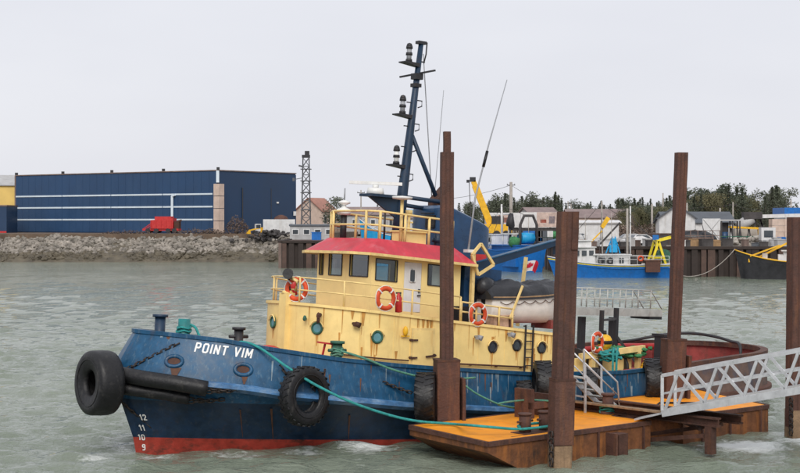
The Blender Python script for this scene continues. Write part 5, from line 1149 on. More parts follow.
def heap(label, c, dims, mt, n_, nm, cat):
    m_ = MB(); rh = random.Random(n_)
    for i in range(n_):
        x = rh.gauss(0, .45)*dims[0]; y = rh.gauss(0, .4)*dims[1]; z = max(0, rh.random()*dims[2]*(1-min(1, abs(x)/dims[0])**2)); rock(m_, (x, y, z), rh.uniform(.15, .45)*dims[2]**.5, rh)
    o = m_.build(nm, M[mt]); o.location = c; o['kind'] = 'stuff'; return tag(o, label, cat)
heap('dark heap of scrap and tyres below the white container', AT(272, 240, 254), (5.2, 1.2, 1.6), 'fardark', 150, 'scrap_heap', 'scrap')
heap('grey rubble at the end of the rock slope near the sheet piles', AT(291, 240, 250)+Vector((0, 2, 0)), (2.5, 1.2, 1.0), 'rock', 60, 'rubble', 'rubble')
# lattice tower
lt = thing('lattice_tower', 'slim grey lattice tower with lamp cluster beyond the warehouse gable', 'tower', AT(306, 235, 268))
TH_ = 13.8
for i in range(4):
    sx, sy = ((-1, -1), (1, -1), (1, 1), (-1, 1))[i]; part('leg', M['steelgrey'], lt, lambda m_: m_.bar((sx*.85, sy*.85, -.8), (sx*.55, sy*.55, TH_), .14))
for k in range(9):
    z0 = TH_*k/9; z1 = TH_*(k+1)/9; w0 = lerp(.85, .55, k/9); w1 = lerp(.85, .55, (k+1)/9)
    def br(m_):
        for i in range(4):
            a = ((-1, -1), (1, -1), (1, 1), (-1, 1))[i]; b = ((-1, -1), (1, -1), (1, 1), (-1, 1))[(i+1) % 4]
            m_.bar((a[0]*w0, a[1]*w0, z0), (b[0]*w1, b[1]*w1, z1), .09); m_.bar((b[0]*w0, b[1]*w0, z0), (a[0]*w1, a[1]*w1, z1), .09); m_.bar((a[0]*w0, a[1]*w0, z0), (b[0]*w0, b[1]*w0, z0), .1)
    part('bracing', M['steelgrey'], lt, br)
for z in (4.4, 7.5, 9.6, 11.7): part('platform', M['steelgrey'], lt, lambda m_: m_.bx(-.95, .95, -.95, .95, z, z+.12))
part('top_lamp', M['farblack'], lt, lambda m_: m_.bx(-.7, .7, -.6, .6, TH_, TH_+.5).bx(-.2, .6, -.4, .4, TH_+.5, TH_+1.2)); part('side_arm', M['steelgrey'], lt, lambda m_: m_.bar((-.6, 0, 10.2), (-2.2, 0, 9.9), .12).box((-2.2, 0, 9.9), (.4, .4, .6)).bar((-.6, 0, 12.2), (-1.3, 0, 12.4), .3))
# houses and huts round the tower and beyond
shed('pinkish gabled house behind the lattice tower', AT(316, 232, 330), (6, 7.0, 4.6), 62, 'beige', 'pinkroof', 2.8, 'house', 3, cat='house')
hut = shed('grey flat site hut with pale windows on the pavement by the lattice tower', AT(312, 239.5, 238), (7.0, 3, 2.1), 4, 'shed', 'slate', .15, 'site_hut', 4, .15, cat='hut')
bt = thing('plastic_tub', 'bright blue plastic tub on the sheet pile quay', 'tub', AT(316.5, 240, 226)); part('body', M['royal'], bt, lambda m_: m_.prism([(-.7, -.5), (.7, -.5), (.7, .5), (-.7, .5)], 0, 1.15)); part('rim', M['royal'], bt, lambda m_: m_.bx(-.78, .78, -.58, .58, 1.1, 1.2)); [part('rib', M['royal'], bt, lambda m_: m_.bx(x-.05, x+.05, -.54, .54, .1, 1.1)) for x in (-.4, 0, .4)]
for i, (u, w_, h_, mt, rm) in enumerate(((372, 12, 4.2, 'shed', 'greyroof'), (356, 9, 3.4, 'beige', 'slate'), (424, 10, 3.6, 'farwhite', 'greyroof'))):
    shed(('grey long shed on the far quay seen through the wheelhouse rail', 'tan low shed behind the satellite dome', 'white shed on the far quay behind the mast')[i], AT(u, 234, 330+8*i), (w_, 8, h_), (4, -10, 12)[i], mt, rm, 1.6, 'shed', 3)
shed('long low house with pale end wall and grey brown roof among trees', AT(598, 228.5, 350), (15, 8, 2.5), 3, 'beige', 'greyroof', 1.9, 'house', 5, cat='house')
shed('small dull house roof half hidden by the white trailers', AT(538, 228, 345), (7, 7, 3.0), 20, 'shed', 'greyroof', 1.6, 'house', 2, cat='house')
shed('white walled shed behind the blue and white trawler', AT(590, 240, 240), (8.5, 5, 2.7), 0, 'farwhite', 'farwhite', .3, 'shed', 0)
shed('white shed with dark slate roof behind the leaning pile', AT(694, 240, 236), (10.5, 8, 2.7), 2, 'farwhite', 'slate', 1.6, 'shed', 2)
shed('small white gabled hut by the yellow gantry', AT(677, 243, 215), (5.0, 5, 3.6), 80, 'farwhite', 'slate', 1.8, 'shed', 1)

# ------------------------------------------------------------------ boats on the far quay
def boat(label, c, ang, Ln, Bm, fb, mt, cat='fishing boat', stripe=None, houses=(), name='fishing_boat', deckmt='farwhite', inner='farwhite'):
    """bow at +x; freeboard fb midships, sheer up to the bow"""
    o = thing(name, label, cat, c, (0, 0, R(ang))); N_ = 20
    def sec(u): # u 0 stern..1 bow
        wd = Bm/2*(.86+.14*math.sin(math.pi*min(1, u*1.2)))*(1-max(0, (u-.55)/.45)**2.3); sh = fb*(1+.75*max(0, (u-.35)/.65)**2+.12*(1-u)**2); return wd, sh
    lv = [-.6, .0, .55, .86, .93, 1.0]; m_ = MB()
    for sg in (-1, 1):
        b0 = len(m_.v)
        for k, f in enumerate(lv):
            for i in range(N_+1):
                u = i/N_; wd, sh = sec(u); fl_ = .72+.28*max(0, f); x = -Ln/2+Ln*u*(1-.06*(1-max(0, f))*(u > .9)); m_.v.append((x, sg*wd*fl_, sh*f if f > 0 else f))
        for k in range(len(lv)-1):
            m_.m = 1 if (stripe and k == 3) else 0
            for i in range(N_): a = b0+k*(N_+1)+i; q = (a, a+1, a+N_+2, a+N_+1); m_.face(q if sg < 0 else q[::-1], True)
    m_.m = 0; n_l = len(lv); b1 = n_l*(N_+1)
    m_.face([k*(N_+1) for k in range(n_l)] + [b1+k*(N_+1) for k in reversed(range(n_l))])
    m_.build('hull', [M[mt], M[stripe] if stripe else M[mt]], o)
    dm_ = MB()
    for i in range(N_):
        u0, u1 = i/N_, (i+1)/N_; (w0, s0), (w1, s1) = sec(u0), sec(u1); x0, x1 = -Ln/2+Ln*u0, -Ln/2+Ln*u1; d_ = .45
        dm_.quad((x0, -w0*.96, s0-d_), (x1, -w1*.96, s1-d_), (x1, w1*.96, s1-d_), (x0, w0*.96, s0-d_))
    dm_.build('deck', M[deckmt], o)
    for sg in (-1, 1): part('rail_cap', M[inner], o, lambda q: q.tube([(-Ln/2+Ln*i/N_, sg*sec(i/N_)[0], sec(i/N_)[1]) for i in range(N_+1)], .07, 5))
    for hx0, hx1, hw, hz0, hz1, hm, nw in houses:
        h_ = part('deckhouse', M[hm], o, lambda q: q.prism([(hx0, -hw/2), (hx1, -hw/2*.8), (hx1, hw/2*.8), (hx0, hw/2)], hz0, hz1)); part('house_roof', M[hm], h_, lambda q: q.bx(hx0-.15, hx1+.25, -hw/2-.12, hw/2+.12, hz1, hz1+.1))
        for i in range(nw):
            x = lerp(hx0, hx1, (i+.5)/nw)
            for sg in (-1, 1): part('window', M['glass'], h_, lambda q: q.bx(x-.28, x+.28, sg*hw/2*.95-.06, sg*hw/2*.95+.06, hz1-.95, hz1-.35))
    return o, sec
FB, _ = boat('royal blue trawler with yellow stripe, white wheelhouse and yellow gantry', AT(610, 277.2, 181.2), 180, 15.2, 4.6, 1.45, 'royal', stripe='lemon', houses=((2.0, 4.6, 3.2, 1.2, 3.6, 'farwhite', 3), (-2.2, 2.0, 3.4, 1.0, 2.7, 'farwhite', 2), (2.4, 4.0, 2.6, 3.6, 4.4, 'farwhite', 0)))
part('mast', M['pole'], FB, lambda q: q.cyl((.9, 0, 1), (1.0, 0, 9.2), .12, .08)); part('mast', M['pole'], FB, lambda q: q.cyl((-2.0, .6, 1), (-2.0, .6, 8.3), .16, .13)); part('mast', M['farwhite'], FB, lambda q: q.cyl((-2.5, -.3, 1), (-2.5, -.3, 8.6), .10, .08))
part('boom', M['fardark'], FB, lambda q: q.bar((1.2, 0, 4.0), (-1.2, 0, 6.6), .2)); part('boom', M['yel'], FB, lambda q: q.bar((1.0, 0, 6.0), (.2, 0, 7.2), .5).bar((3.0, .3, 3.6), (1.0, .2, 5.6), .15))
part('blue_gear', M['cyan'], FB, lambda q: q.bx(-.85, .1, -.35, .35, 3.0, 3.9).bx(-.7, -.1, -.3, .3, 3.9, 4.7).bar((-1.2, 0, 2.9), (-.6, 0, 4.9), .13).bar((.5, 0, 2.9), (-.3, 0, 4.9), .13).bar((-1.0, 0, 3.8), (.2, 0, 3.8), .13))  # some unidentified blue deck gear, built up from boxes and bars
part('railing', M['farwhite'], FB, lambda q: [q.bar((-6.8, y, z), (1.8, y, z), .05) for y in (-1.9, 1.9) for z in (2.2, 2.6)] + [q.bar((-6.8+.95*i, y, 1.2), (-6.8+.95*i, y, 2.6), .05) for i in range(10) for y in (-1.9, 1.9)])
part('gantry', M['lemon'], FB, lambda q: [(q.bar((-4.6, y, 1.2), (-5.6, y, 4.4), .26), q.bar((-6.6, y, 1.2), (-5.6, y, 4.4), .26), q.bar((-4.9, y, 2.4), (-6.3, y, 2.4), .18), q.bar((-5.6, y, 4.4), (-7.6, y, 4.9), .2)) for y in (-1.5, 1.5)] + [q.bar((-5.6, -1.5, 4.4), (-5.6, 1.5, 4.4), .28), q.bar((-7.6, -1.5, 4.9), (-7.6, 1.5, 4.9), .2)])
part('net_drum', M['green'], FB, lambda q: q.cyl((-6.4, -1.2, 2.6), (-6.4, 1.2, 2.6), .8, .8, 14)); part('block', M['royal'], FB, lambda q: q.box((-5.5, 0, 4.8), (.7, .5, .6)))
part('dredge', M['rust'], FB, lambda q: q.bx(-5.6, -3.9, 1.95, 2.75, .7, 2.0).bx(-5.8, -3.7, 1.85, 2.8, 2.0, 2.15)); part('winch', M['fardark'], FB, lambda q: q.bx(-3.6, -2.2, -1.2, 1.2, 1.2, 2.5).cyl((-2.9, -1.4, 2.0), (-2.9, 1.4, 2.0), .6)); part('radar', M['farwhite'], FB, lambda q: q.box((3.2, 0, 5.0), (.2, 1.4, .12)).cyl((3.2, 0, 4.4), (3.2, 0, 5.0), .07)); part('lifebuoy', M['lifered'], FB, lambda q: q.lathe([(.28+.1*math.cos(a), .1*math.sin(a)) for a in (0, 1.57, 3.14, 4.71)], 12, Matrix.Translation((-3.4, 1.98, 2.3)) @ Matrix.Rotation(R(90), 4, 'X'), True, True)); part('tyre', M['farblack'], FB, lambda q: [q.lathe([(.3+.12*math.cos(a), .12*math.sin(a)) for a in (0, 1.57, 3.14, 4.71)], 12, Matrix.Translation((x, 1.75, 2.0)) @ Matrix.Rotation(R(90), 4, 'X'), True, True) for x in (1.4, .2)])
B2, _ = boat('blue trawler with dark stern arch lying behind the tug funnel', AT(507, 270, 205), 118, 12.5, 5.2, 2.6, 'royal', houses=((1.2, 4.2, 3.4, 2.0, 4.8, 'farwhite', 2), (-5.8, 1.0, 4.6, .6, 3.4, 'royal', 0)), deckmt='royal', inner='royal')
part('stern_arch', M['fardark'], B2, lambda q: q.tube([(-5.4, -1.4, 2.4), (-5.4, -1.3, 6.2), (-5.4, -.7, 7.4), (-5.4, .7, 7.4), (-5.4, 1.3, 6.2), (-5.4, 1.4, 2.4)], .2, 8)); part('net_drum', M['cyan'], B2, lambda q: q.cyl((-4.8, -1.0, 4.4), (-4.8, 1.0, 4.4), .75, .75, 14)); part('mast', M['farwhite'], B2, lambda q: q.cyl((1.4, 0, 4.6), (1.4, 0, 9.0), .12).cyl((1.4, -1.2, 7.6), (1.4, 1.2, 7.6), .08).bar((-2, 1, 3), (-1.5, .5, 6.5), .3)); part('green_net', M['net'], B2, lambda q: q.blob((-4.9, 1.9, 3.9), (.9, .7, .7), 10, 6, .25)); part('lantern', M['farblack'], B2, lambda q: q.blob((-3.4, 1.6, 6.6), (.7, .6, 1.0), 8, 6, .3).cyl((-3.4, 1.6, 3.2), (-3.4, 1.6, 6.2), .14)); part('canopy', M['farwhite'], B2, lambda q: q.bx(-4.8, -2.0, -1.2, 2.2, 4.9, 5.05).cyl((-2.2, 2.0, 3.3), (-2.2, 2.0, 5.0), .08).cyl((-4.6, 2.0, 3.3), (-4.6, 2.0, 5.0), .08))
B3, _ = boat('sky blue boat with blue awning seen through the wheelhouse roof rail', AT(394, 262, 226), 172, 10.5, 3.6, 3.7, 'cyan', houses=((-1.4, 1.2, 2.6, 2.5, 4.4, 'farwhite', 2),))
part('awning', M['cyan'], B3, lambda q: q.prism([(-4.6, -1.5), (-1.4, -1.5), (-1.4, 1.5), (-4.6, 1.5)], 7.2, lambda x, y: 7.9)); part('awning_post', M['farwhite'], B3, lambda q: [q.bar((x, y, 2.6), (x, y, 7.2), .08) for x in (-4.5, -1.5) for y in (-1.4, 1.4)]); part('mast', M['pole'], B3, lambda q: q.cyl((.2, 0, 4.2), (.2, 0, 10), .08)); part('rigging_frame', M['farwhite'], B3, lambda q: [q.bar((x, -1.2, 2.6), (x, -1.2, 5.6), .06) for x in (-3.8, -3.2, -2.6)])
B4, _ = boat('black hulled boat with yellow rails lying at the timber quay', AT(785, 278.3, 176), 168, 11.5, 4.2, 1.9, 'farblack', houses=((-3.0, .2, 2.6, 1.6, 3.2, 'farwhite', 2),), inner='yel')
part('yellow_ramp', M['yel'], B4, lambda q: [q.bar((3.4, y, 2.2), (-1.6, y, 4.8), .2) for y in (-1.2, -.5)] + [q.bar((4.0, y, 2.6), (.6, y, 3.9), .15) for y in (.4, 1.1)]); part('deck_gear', M['yel'], B4, lambda q: q.bx(1.6, 4.2, -1.4, 1.0, 1.9, 2.3)); part('winch', M['farwhite'], B4, lambda q: q.bx(-.4, .8, -1, 1, 1.8, 2.8).bx(2.0, 2.6, -.3, .3, 2.2, 2.9))
B5, _ = boat('white and blue skiff beside the quay ladder behind the lifeboat flag', AT(531, 266, 225), 95, 6.5, 2.6, 1.0, 'farwhite', houses=((-.6, 1.2, 1.8, .7, 2.3, 'farwhite', 1),))

# ------------------------------------------------------------------ vehicles on the quay
def car(label, c, ang, mt, L_=4.3, name='parked_car'):
    o = thing(name, label, 'car', c, (0, 0, R(ang))); pr_ = [(-2.1, .35), (2.1, .35), (2.15, .75), (1.1, .95), (.5, 1.45), (-1.2, 1.5), (-2.0, 1.0), (-2.15, .8)]
    m_ = MB(); n_ = len(pr_); m_.v += [(x, -.85 if z < 1.2 else -.66, z) for x, z in pr_] + [(x, .85 if z < 1.2 else .66, z) for x, z in pr_]
    for i in range(n_): j = (i+1) % n_; m_.face((i, j, n_+j, n_+i))
    m_.face(range(n_-1, -1, -1)); m_.face(range(n_, 2*n_)); m_.build('body', M[mt], o)
    for sg in (-1, 1): part('side_window', M['glass'], o, lambda q: q.quad((.85, sg*.80, 1.0), (.42, sg*.70, 1.4), (-1.1, sg*.70, 1.42), (-1.6, sg*.80, 1.02)))
    part('windscreen', M['glass'], o, lambda q: q.quad((1.12, -.7, .98), (1.12, .7, .98), (.55, .6, 1.42), (.55, -.6, 1.42)))
    for x in (-1.35, 1.35):
        for y in (-.78, .78): part('wheel', M['farblack'], o, lambda q: q.cyl((x, y-.1, .33), (x, y+.1, .33), .33, .33, 14).cyl((x, y-.11, .33), (x, y+.11, .33), .18, .18, 8))
    for y in (-.6, .6): part('headlight', M['farwhite'], o, lambda q: q.box((2.12, y, .68), (.08, .3, .14)))
    return o
car('white hatchback parked on the quay behind the yellow gantry', (31.6, 200, QZ), 200, 'farwhite')
car('silver car parked behind the white hatchback', (32.2, 212, QZ), 190, 'shed')
car('white pickup parked by the slate roofed shed', (41.2, 206, QZ), 10, 'farwhite')
car('grey car parked at the trawler bow beside the wide pile', (24.2, 214, QZ), 250, 'shed')
car('white car parked behind the grey car near the white shed', (26.4, 226, QZ), 230, 'farwhite')
def lorry(label, c, ang, art):
    o = thing('trailer_truck', label, 'truck', c, (0, 0, R(ang))); part('box_body', M['farwhite'], o, lambda q: q.bx(-3.6, 2.8, -1.25, 1.25, 1.1, 3.8)); part('cab', M['farwhite'], o, lambda q: q.prism([(3.0, -1.15), (4.9, -1.15), (4.9, 1.15), (3.0, 1.15)], .7, lambda x, y: 3.0 if x < 4 else 2.3)); part('cab_window', M['glass'], o, lambda q: q.bx(3.6, 4.5, -1.18, -1.14, 1.8, 2.4)); part('chassis', M['fardark'], o, lambda q: q.bx(-3.6, 4.8, -.9, .9, .5, 1.0))
    for x in (-2.6, -1.6, 3.9):
        for y in (-1.05, 1.05): part('wheel', M['farblack'], o, lambda q: q.cyl((x, y-.15, .5), (x, y+.15, .5), .5, .5, 12))
    for x0, x1, z0, z1, mt in art: part('side_graphic', M[mt], o, lambda q: q.bx(x0, x1, -1.27, -1.25, z0, z1))
    return o
M['gred'] = mat('graphic_red', (.5, .12, .08), .6, var=.3, vscale=2); M['gtan'] = mat('graphic_tan', (.5, .38, .33), .6, var=.3, vscale=2); M['gblue'] = mat('graphic_blue', (.04, .16, .5), .6, var=.3, vscale=2)
lorry('white box lorry with red picture panel behind the trawler arch', AT(505, 233.5, 275), 4, ((-1.5, 1.2, 1.9, 3.6, 'gtan'), (-1.3, .9, 2.0, 2.9, 'gred')))
lorry('white box lorry with tan panel and blue disc behind the trawler', AT(541, 233.5, 268), -3, ((-.8, 2.8, 1.15, 3.78, 'gtan'), (1.4, 2.4, 1.8, 3.1, 'gblue'), (-.2, .9, 1.9, 2.5, 'gred')))
# yellow mobile crane jib behind the funnel
cr = thing('mobile_crane', 'yellow telescopic crane jib rising behind the tug funnel', 'crane', AT(488, 236, 255), (0, 0, 0))
part('jib', M['yel'], cr, lambda q: q.bar((.6, 0, 1.5), (-2.2, 0, 8.6), 1.0, 1.1)); part('inner_jib', M['yel'], cr, lambda q: q.bar((-2.2, 0, 8.6), (-2.5, 0, 9.3), .8, .85)); part('jib_head', M['farblack'], cr, lambda q: q.box((-2.6, 0, 9.6), (1.0, .8, .8)).box((-3.4, 0, 9.3), (.5, .5, .5))); part('hoist_line', M['fardark'], cr, lambda q: q.bar((-3.2, 0, 9.4), (-2.9, 0, 2), .12)); part('carrier', M['yel'], cr, lambda q: q.bx(-3, 4, -1.2, 1.2, .5, 2.0)); part('counterweight', M['farblack'], cr, lambda q: q.bx(.6, 2.6, -1, 1, 2.0, 3.4))
for x in (-2.2, -.6, 1.4, 3): part('wheel', M['farblack'], cr, lambda q: q.cyl((x, -1.3, .3), (x, 1.3, .3), .65, .65, 12))
# stores on the quay beside the trawlers
for u, w_, lab in ((533, 3.2, 'blue and white fish bins stacked at the quay edge'), (544, 3.0, 'grey pallet store with dark panes on the quay edge')):
    o = thing('bin_stack', lab, 'bins', AT(u, 243.5, 243.5)); 
    for i in range(3):
        for j in range(2): part('bin', M['farwhite'] if (i+j) % 3 == 0 else M['slate'] if u > 540 else M['royal'], o, lambda q: q.bx(-w_/2+i*w_/3+.03, -w_/2+(i+1)*w_/3-.03, 0, 1.6, j*1.05, j*1.05+.98))
o = thing('dumpster', 'dark timber fronted container by the parked hatchback', 'container', (36.2, 207, QZ)); part('body', M['fardark'], o, lambda q: q.bx(-2.0, 2.6, 0, 2.2, 0, 1.5)); part('rim', M['quaypile'], o, lambda q: q.bx(-2.1, 2.7, -.08, 2.3, 1.45, 1.6)); [part('rib', M['quaypile'], o, lambda q: q.bx(x, x+.1, -.08, 0, .05, 1.45)) for x in (-1.6, -.4, .8, 2.0)]
o = MB().blob((0, 0, .6), (2.0, 1.0, .7), 12, 6, .1).build('net_pile', M['net']); o.location = AT(552, 238.5, 262); tag(o, 'green tarpaulin mound behind the fish bins', 'mound')
# aggregate plant right of the leaning pile
AP = lambda u, v, Y=205: AT(u, v, Y)
def wall_block(lab, u0, u1, y0, y1, Y, mt, dep=2):
    a, b = AT(u0, y1, Y), AT(u1, y0, Y); o = thing('block_wall', lab, 'wall', (a.x, Y, QZ)); nr = max(1, int((b.z-QZ)/.75)); nc = max(1, int((b.x-a.x)/1.7))
    sh = MB().bx(.02, (b.x-a.x)/nc-.02, 0, dep, .015, (b.z-QZ)/nr-.015).mesh('block', M[mt])
    for i in range(nc):
        for j in range(nr): q = bpy.data.objects.new('block', sh); COL.objects.link(q); q.parent = o; q.location = ((b.x-a.x)/nc*i, random.uniform(-.06, .06), (b.z-QZ)/nr*j)
wall_block('tall tan bin wall of stacked blocks beside the right hand square pile', 772, 797, 219, 247, 207, 'beige')
wall_block('pale grey block wall of the aggregate yard under the yellow conveyor', 735, 774, 229, 247, 211, 'sand')
heap('heap of pale sand spilled before the aggregate wall', AT(752, 246.5, 203), (5, 1.5, 1.3), 'sand', 130, 'sand_heap', 'sand')
cvy = thing('conveyor', 'large grey conveyor tube sloping up to a long pale gallery', 'conveyor', AT(737, 247, 214))
C0 = AT(737, 247, 214)
def CP(u, v, Y=214): return AT(u, v, Y)-C0
part('inclined_tube', M['shed'], cvy, lambda q: q.cyl(CP(738, 227), CP(752, 218), .8, .8, 12)); part('head_drum', M['fardark'], cvy, lambda q: q.box(CP(752, 215.5), (2.6, 1.6, 1.0))); part('gallery', M['farwhite'], cvy, lambda q: q.bar(CP(757, 216.5), CP(830, 214.5), 1.2, .5)); part('truss_leg', M['fardark'], cvy, lambda q: [q.bar(CP(u, 216), CP(u2, 247), .22) for u, u2 in ((756, 752), (760, 766), (758, 772))] + [q.bar(CP(756, 222), CP(764, 230), .15), q.bar(CP(757, 232), CP(768, 240), .15)])
part('yellow_conveyor', M['yel'], cvy, lambda q: (q.bar(CP(728, 227, 209), CP(762, 228.5, 209), .8, .28), q.bar(CP(760, 228, 209), CP(761, 238, 209), .7, .5), q.bar(CP(757, 241, 209), CP(763, 239, 209), .5, .3))); part('conveyor_leg', M['fardark'], cvy, lambda q: [q.bar(CP(u, 228, 209), CP(u+d, 247, 209), .14) for u in (731, 740, 749) for d in (-3, 3)])
ck = thing('control_cabin', 'small white control cabin beside the tan bin wall', 'cabin', AT(768.5, 247, 200)); part('cabin', M['farwhite'], ck, lambda q: q.bx(-.95, .95, 0, 1.6, .9, 2.6)); part('window', M['glass'], ck, lambda q: q.bx(-.6, .6, -.05, 0, 1.3, 2.2)); part('stand', M['shed'], ck, lambda q: q.bx(-.9, .9, 0, 1.4, 0, .9))
o = thing('screen_panel', 'white cross braced board next to the slate roofed shed', 'panel', AT(711.5, 240, 203)); part('board', M['farwhite'], o, lambda q: q.bx(-1.2, 1.2, 0, .2, -.9, 2.9)); part('brace', M['shed'], o, lambda q: (q.bar((-1.1, -.04, .1), (1.1, -.04, 2.8), .1, .04), q.bar((-1.1, -.04, 2.8), (1.1, -.04, .1), .1, .04)))
o = thing('flatbed_trailer', 'low flatbed trailer with timber load and rack below the slate roofed shed', 'trailer', AT(699, 245.5, 196)); part('bed', M['wood'], o, lambda q: q.bx(-3.2, 2.6, -1, 1, .5, .75)); part('rack', M['quaylight'], o, lambda q: [q.bar((-3.2+.95*i, -1, .7), (-3.2+.95*i, -1, 2.0), .1) for i in range(7)] + [q.bar((-3.2, -1, z), (2.5, -1, z), .08) for z in (1.3, 1.95)]); part('load', M['quaylight'], o, lambda q: q.bx(-2.8, 1.8, -.8, .8, .75, 1.1)); part('wheel', M['farblack'], o, lambda q: [q.cyl((x, -1.1, .3), (x, -.8, .3), .35, .35, 10) for x in (-2.2, 1.6)])
o = thing('storage_frame', 'dark steel frame with blue drums and canopy by the white board', 'rack', AT(727, 243, 204)); part('canopy', M['shed'], o, lambda q: q.bx(-2.6, 1.8, -.5, 1.5, 3.0, 3.2)); part('post', M['fardark'], o, lambda q: [q.bx(x, x+.16, y, y+.16, -.6, 3.0) for x in (-2.4, -.9, .6, 1.6) for y in (-.4, 1.2)]); part('drum', M['clad'], o, lambda q: [q.cyl((x, .3, .2), (x, .3, 1.5), .5, .5, 10) for x in (-1.6, -.3)]); part('tarp', M['fardark'], o, lambda q: q.bx(-2.3, .4, .8, 1.2, .0, 2.8)); part('scaffold', M['green'], o, lambda q: [q.bar((-3+.9*i, -.8, -.6), (-1.9+.9*i, -.8, .9), .1) for i in range(6)] + [q.bar((-3.4, -.8, .9), (3.4, -.8, .9), .1)])
o = thing('covered_heap', 'dark tarpaulin covered heap behind the timber flatbed', 'heap', AT(695, 243, 201)); part('cover', M['tarp'], o, lambda q: q.blob((0, 0, .5), (3.0, 1.2, 1.25), 12, 6, .16)); part('rope', M['fardark'], o, lambda q: q.tube([(1.0, -1.15, .1), (1.0, -.8, 1.7), (1.0, 0, 2.35)], .05, 5))
o = thing('blue_roof_building', 'bright blue roof edge beyond the pale conveyor gallery', 'building', AT(812, 240, 260)); part('wall', M['shed'], o, lambda q: q.bx(-4.6, 8, 0, 8, -2, 4.4)); part('roof', M['royal'], o, lambda q: q.bx(-4.8, 8.2, -.2, 8.2, 4.4, 5.6)); part('door', M['slate'], o, lambda q: q.bx(-2, 0, -.06, 0, -1.5, 2.5))
# mooring line sagging from the timber quay
o = MB().tube(catenary(AT(735, 249, 182.4), AT(676, 274, 181.5), 1.4, 16), .05, 5).build('mooring_rope', M['pole']); tag(o, 'pale slack mooring rope hanging across the timber quay wall', 'rope')
# brush piles and stacked pots along the back of the quay
for i, (u, v, Y, dx, lab) in enumerate(((650, 236, 262, 9, 'brown stacked brush behind the parked hatchback'), (560, 237, 268, 8, 'brown brush heap beside the green mound'), (622, 236, 270, 8, 'dark brown brush behind the blue gear on the trawler'), (470, 236, 262, 5, 'dark brush behind the funnel'))):
    bush(lab, AT(u, v, Y), (dx*.75, 1.6, 2.0), 'brush', 900, leaf=.45)
# utility poles and wires
def upole(u, v0, v1, Y, lab, arm=True, r=.16):
    b = AT(u, v0, Y); h = (v0-v1)/FPX*Y; o = thing('utility_pole', lab, 'pole', (b.x, b.y, b.z-1), group='poles behind the harbour'); part('shaft', M['pole'], o, lambda q: q.cyl((0, 0, 0), (0, 0, h+1), r*1.2, r*.8, 8))
    if arm: part('crossarm', M['fardark'], o, lambda q: q.bar((-.8, 0, h+.4), (.8, 0, h+.4), .14)); part('insulator', M['fardark'], o, lambda q: [q.cyl((x, 0, h+.4), (x, 0, h+.7), .07, .05, 6) for x in (-.7, 0, .7)])
    return Vector((b.x, b.y, b.z+h-.6))
up = [upole(511, 232, 182, 285, 'thick pale utility pole behind the white box lorries', True, .33), upole(404, 232, 196, 330, 'utility pole seen beyond the mast', True), upole(361, 232, 190, 320, 'utility pole between satellite dome and radar'), upole(568, 230, 201, 360, 'thin utility pole over the long low house'), upole(571, 230, 203, 372, 'second thin utility pole over the long low house'), upole(652, 232, 204, 300, 'pale post before the scrub right of the trawler masts', False, .22), upole(663, 232, 193, 330, 'thin pole in the scrub right of the pale post', False), upole(687, 232, 203, 300, 'pale post above the slate roofed shed', False, .2), upole(720, 230, 208, 290, 'pale post above the white board', False, .2), upole(733, 230, 202, 320, 'dark utility pole before the mixed trees', True), upole(791, 230, 200, 310, 'utility pole behind the tan bin wall', True, .2)]
for i, (a, b) in enumerate(((0, 3), (3, 9), (9, 10), (1, 0), (2, 1))):
    o = MB().tube(catenary(up[a], up[b], 1.2, 12), .035, 4).build('overhead_wire', M['fardark']); tag(o, ('overhead wire right of the thick pale pole', 'overhead wire above the scrub and trees', 'overhead wire before the mixed trees', 'overhead wire between mast and thick pale pole', 'overhead wire beyond the wheelhouse roof')[i], 'wire')

# ------------------------------------------------------------------ trees
def conifer_mesh(h, w, seed, dens=1.0):
    q = MB(); rt = random.Random(seed); z = h*rt.uniform(.06, .2); lean = Vector((rt.uniform(-.04, .04), rt.uniform(-.04, .04), 0))
    while z < h*.985:
        f = (z/h); rad = w*(1-f)**.9*rt.uniform(.65, 1.2)+.1; nb = max(4, int((6+5*(1-f))*dens))
        for k in range(nb):
            if rt.random() < .12: continue
            a = rt.random()*6.283; l = rad*rt.uniform(.45, 1.15); d = Vector((math.cos(a), math.sin(a), rt.uniform(-.2, .28))); s_ = Vector((-d.y, d.x, 0))
            for j in range(4):
                t0 = .15+.24*j; p = lean*z+Vector((0, 0, z+rt.uniform(-.25, .25)))+d*l*t0
                for _ in range(2):
                    e1 = Vector((rt.uniform(-1, 1), rt.uniform(-1, 1), rt.uniform(-.5, .5)))*.4; e2 = Vector((rt.uniform(-1, 1), rt.uniform(-1, 1), rt.uniform(-.5, .5)))*.34; q.tri(p, p+e1, p+e2)
        z += h*.032*rt.uniform(.6, 1.4)
    return q
def round_mesh(h, w, seed, n_=1500, leaf=.42):
    q = MB(); rt = random.Random(seed); cl = [(Vector((rt.gauss(0, w*.32), rt.gauss(0, w*.32), h*rt.uniform(.35, .9))), rt.uniform(.25, .5)*w) for _ in range(14)]
    for i in range(n_):
        c, r_ = rt.choice(cl); d = Vector((rt.gauss(0, 1), rt.gauss(0, 1), rt.gauss(0, 1))).normalized(); p = c+d*r_*rt.random()**.4
        if p.z > h: continue
        d1 = Vector((rt.uniform(-1, 1), rt.uniform(-1, 1), rt.uniform(-1, 1)))*leaf; d2 = Vector((rt.uniform(-1, 1), rt.uniform(-1, 1), rt.uniform(-1, 1)))*leaf; q.tri(p, p+d1, p+d2)
    return q
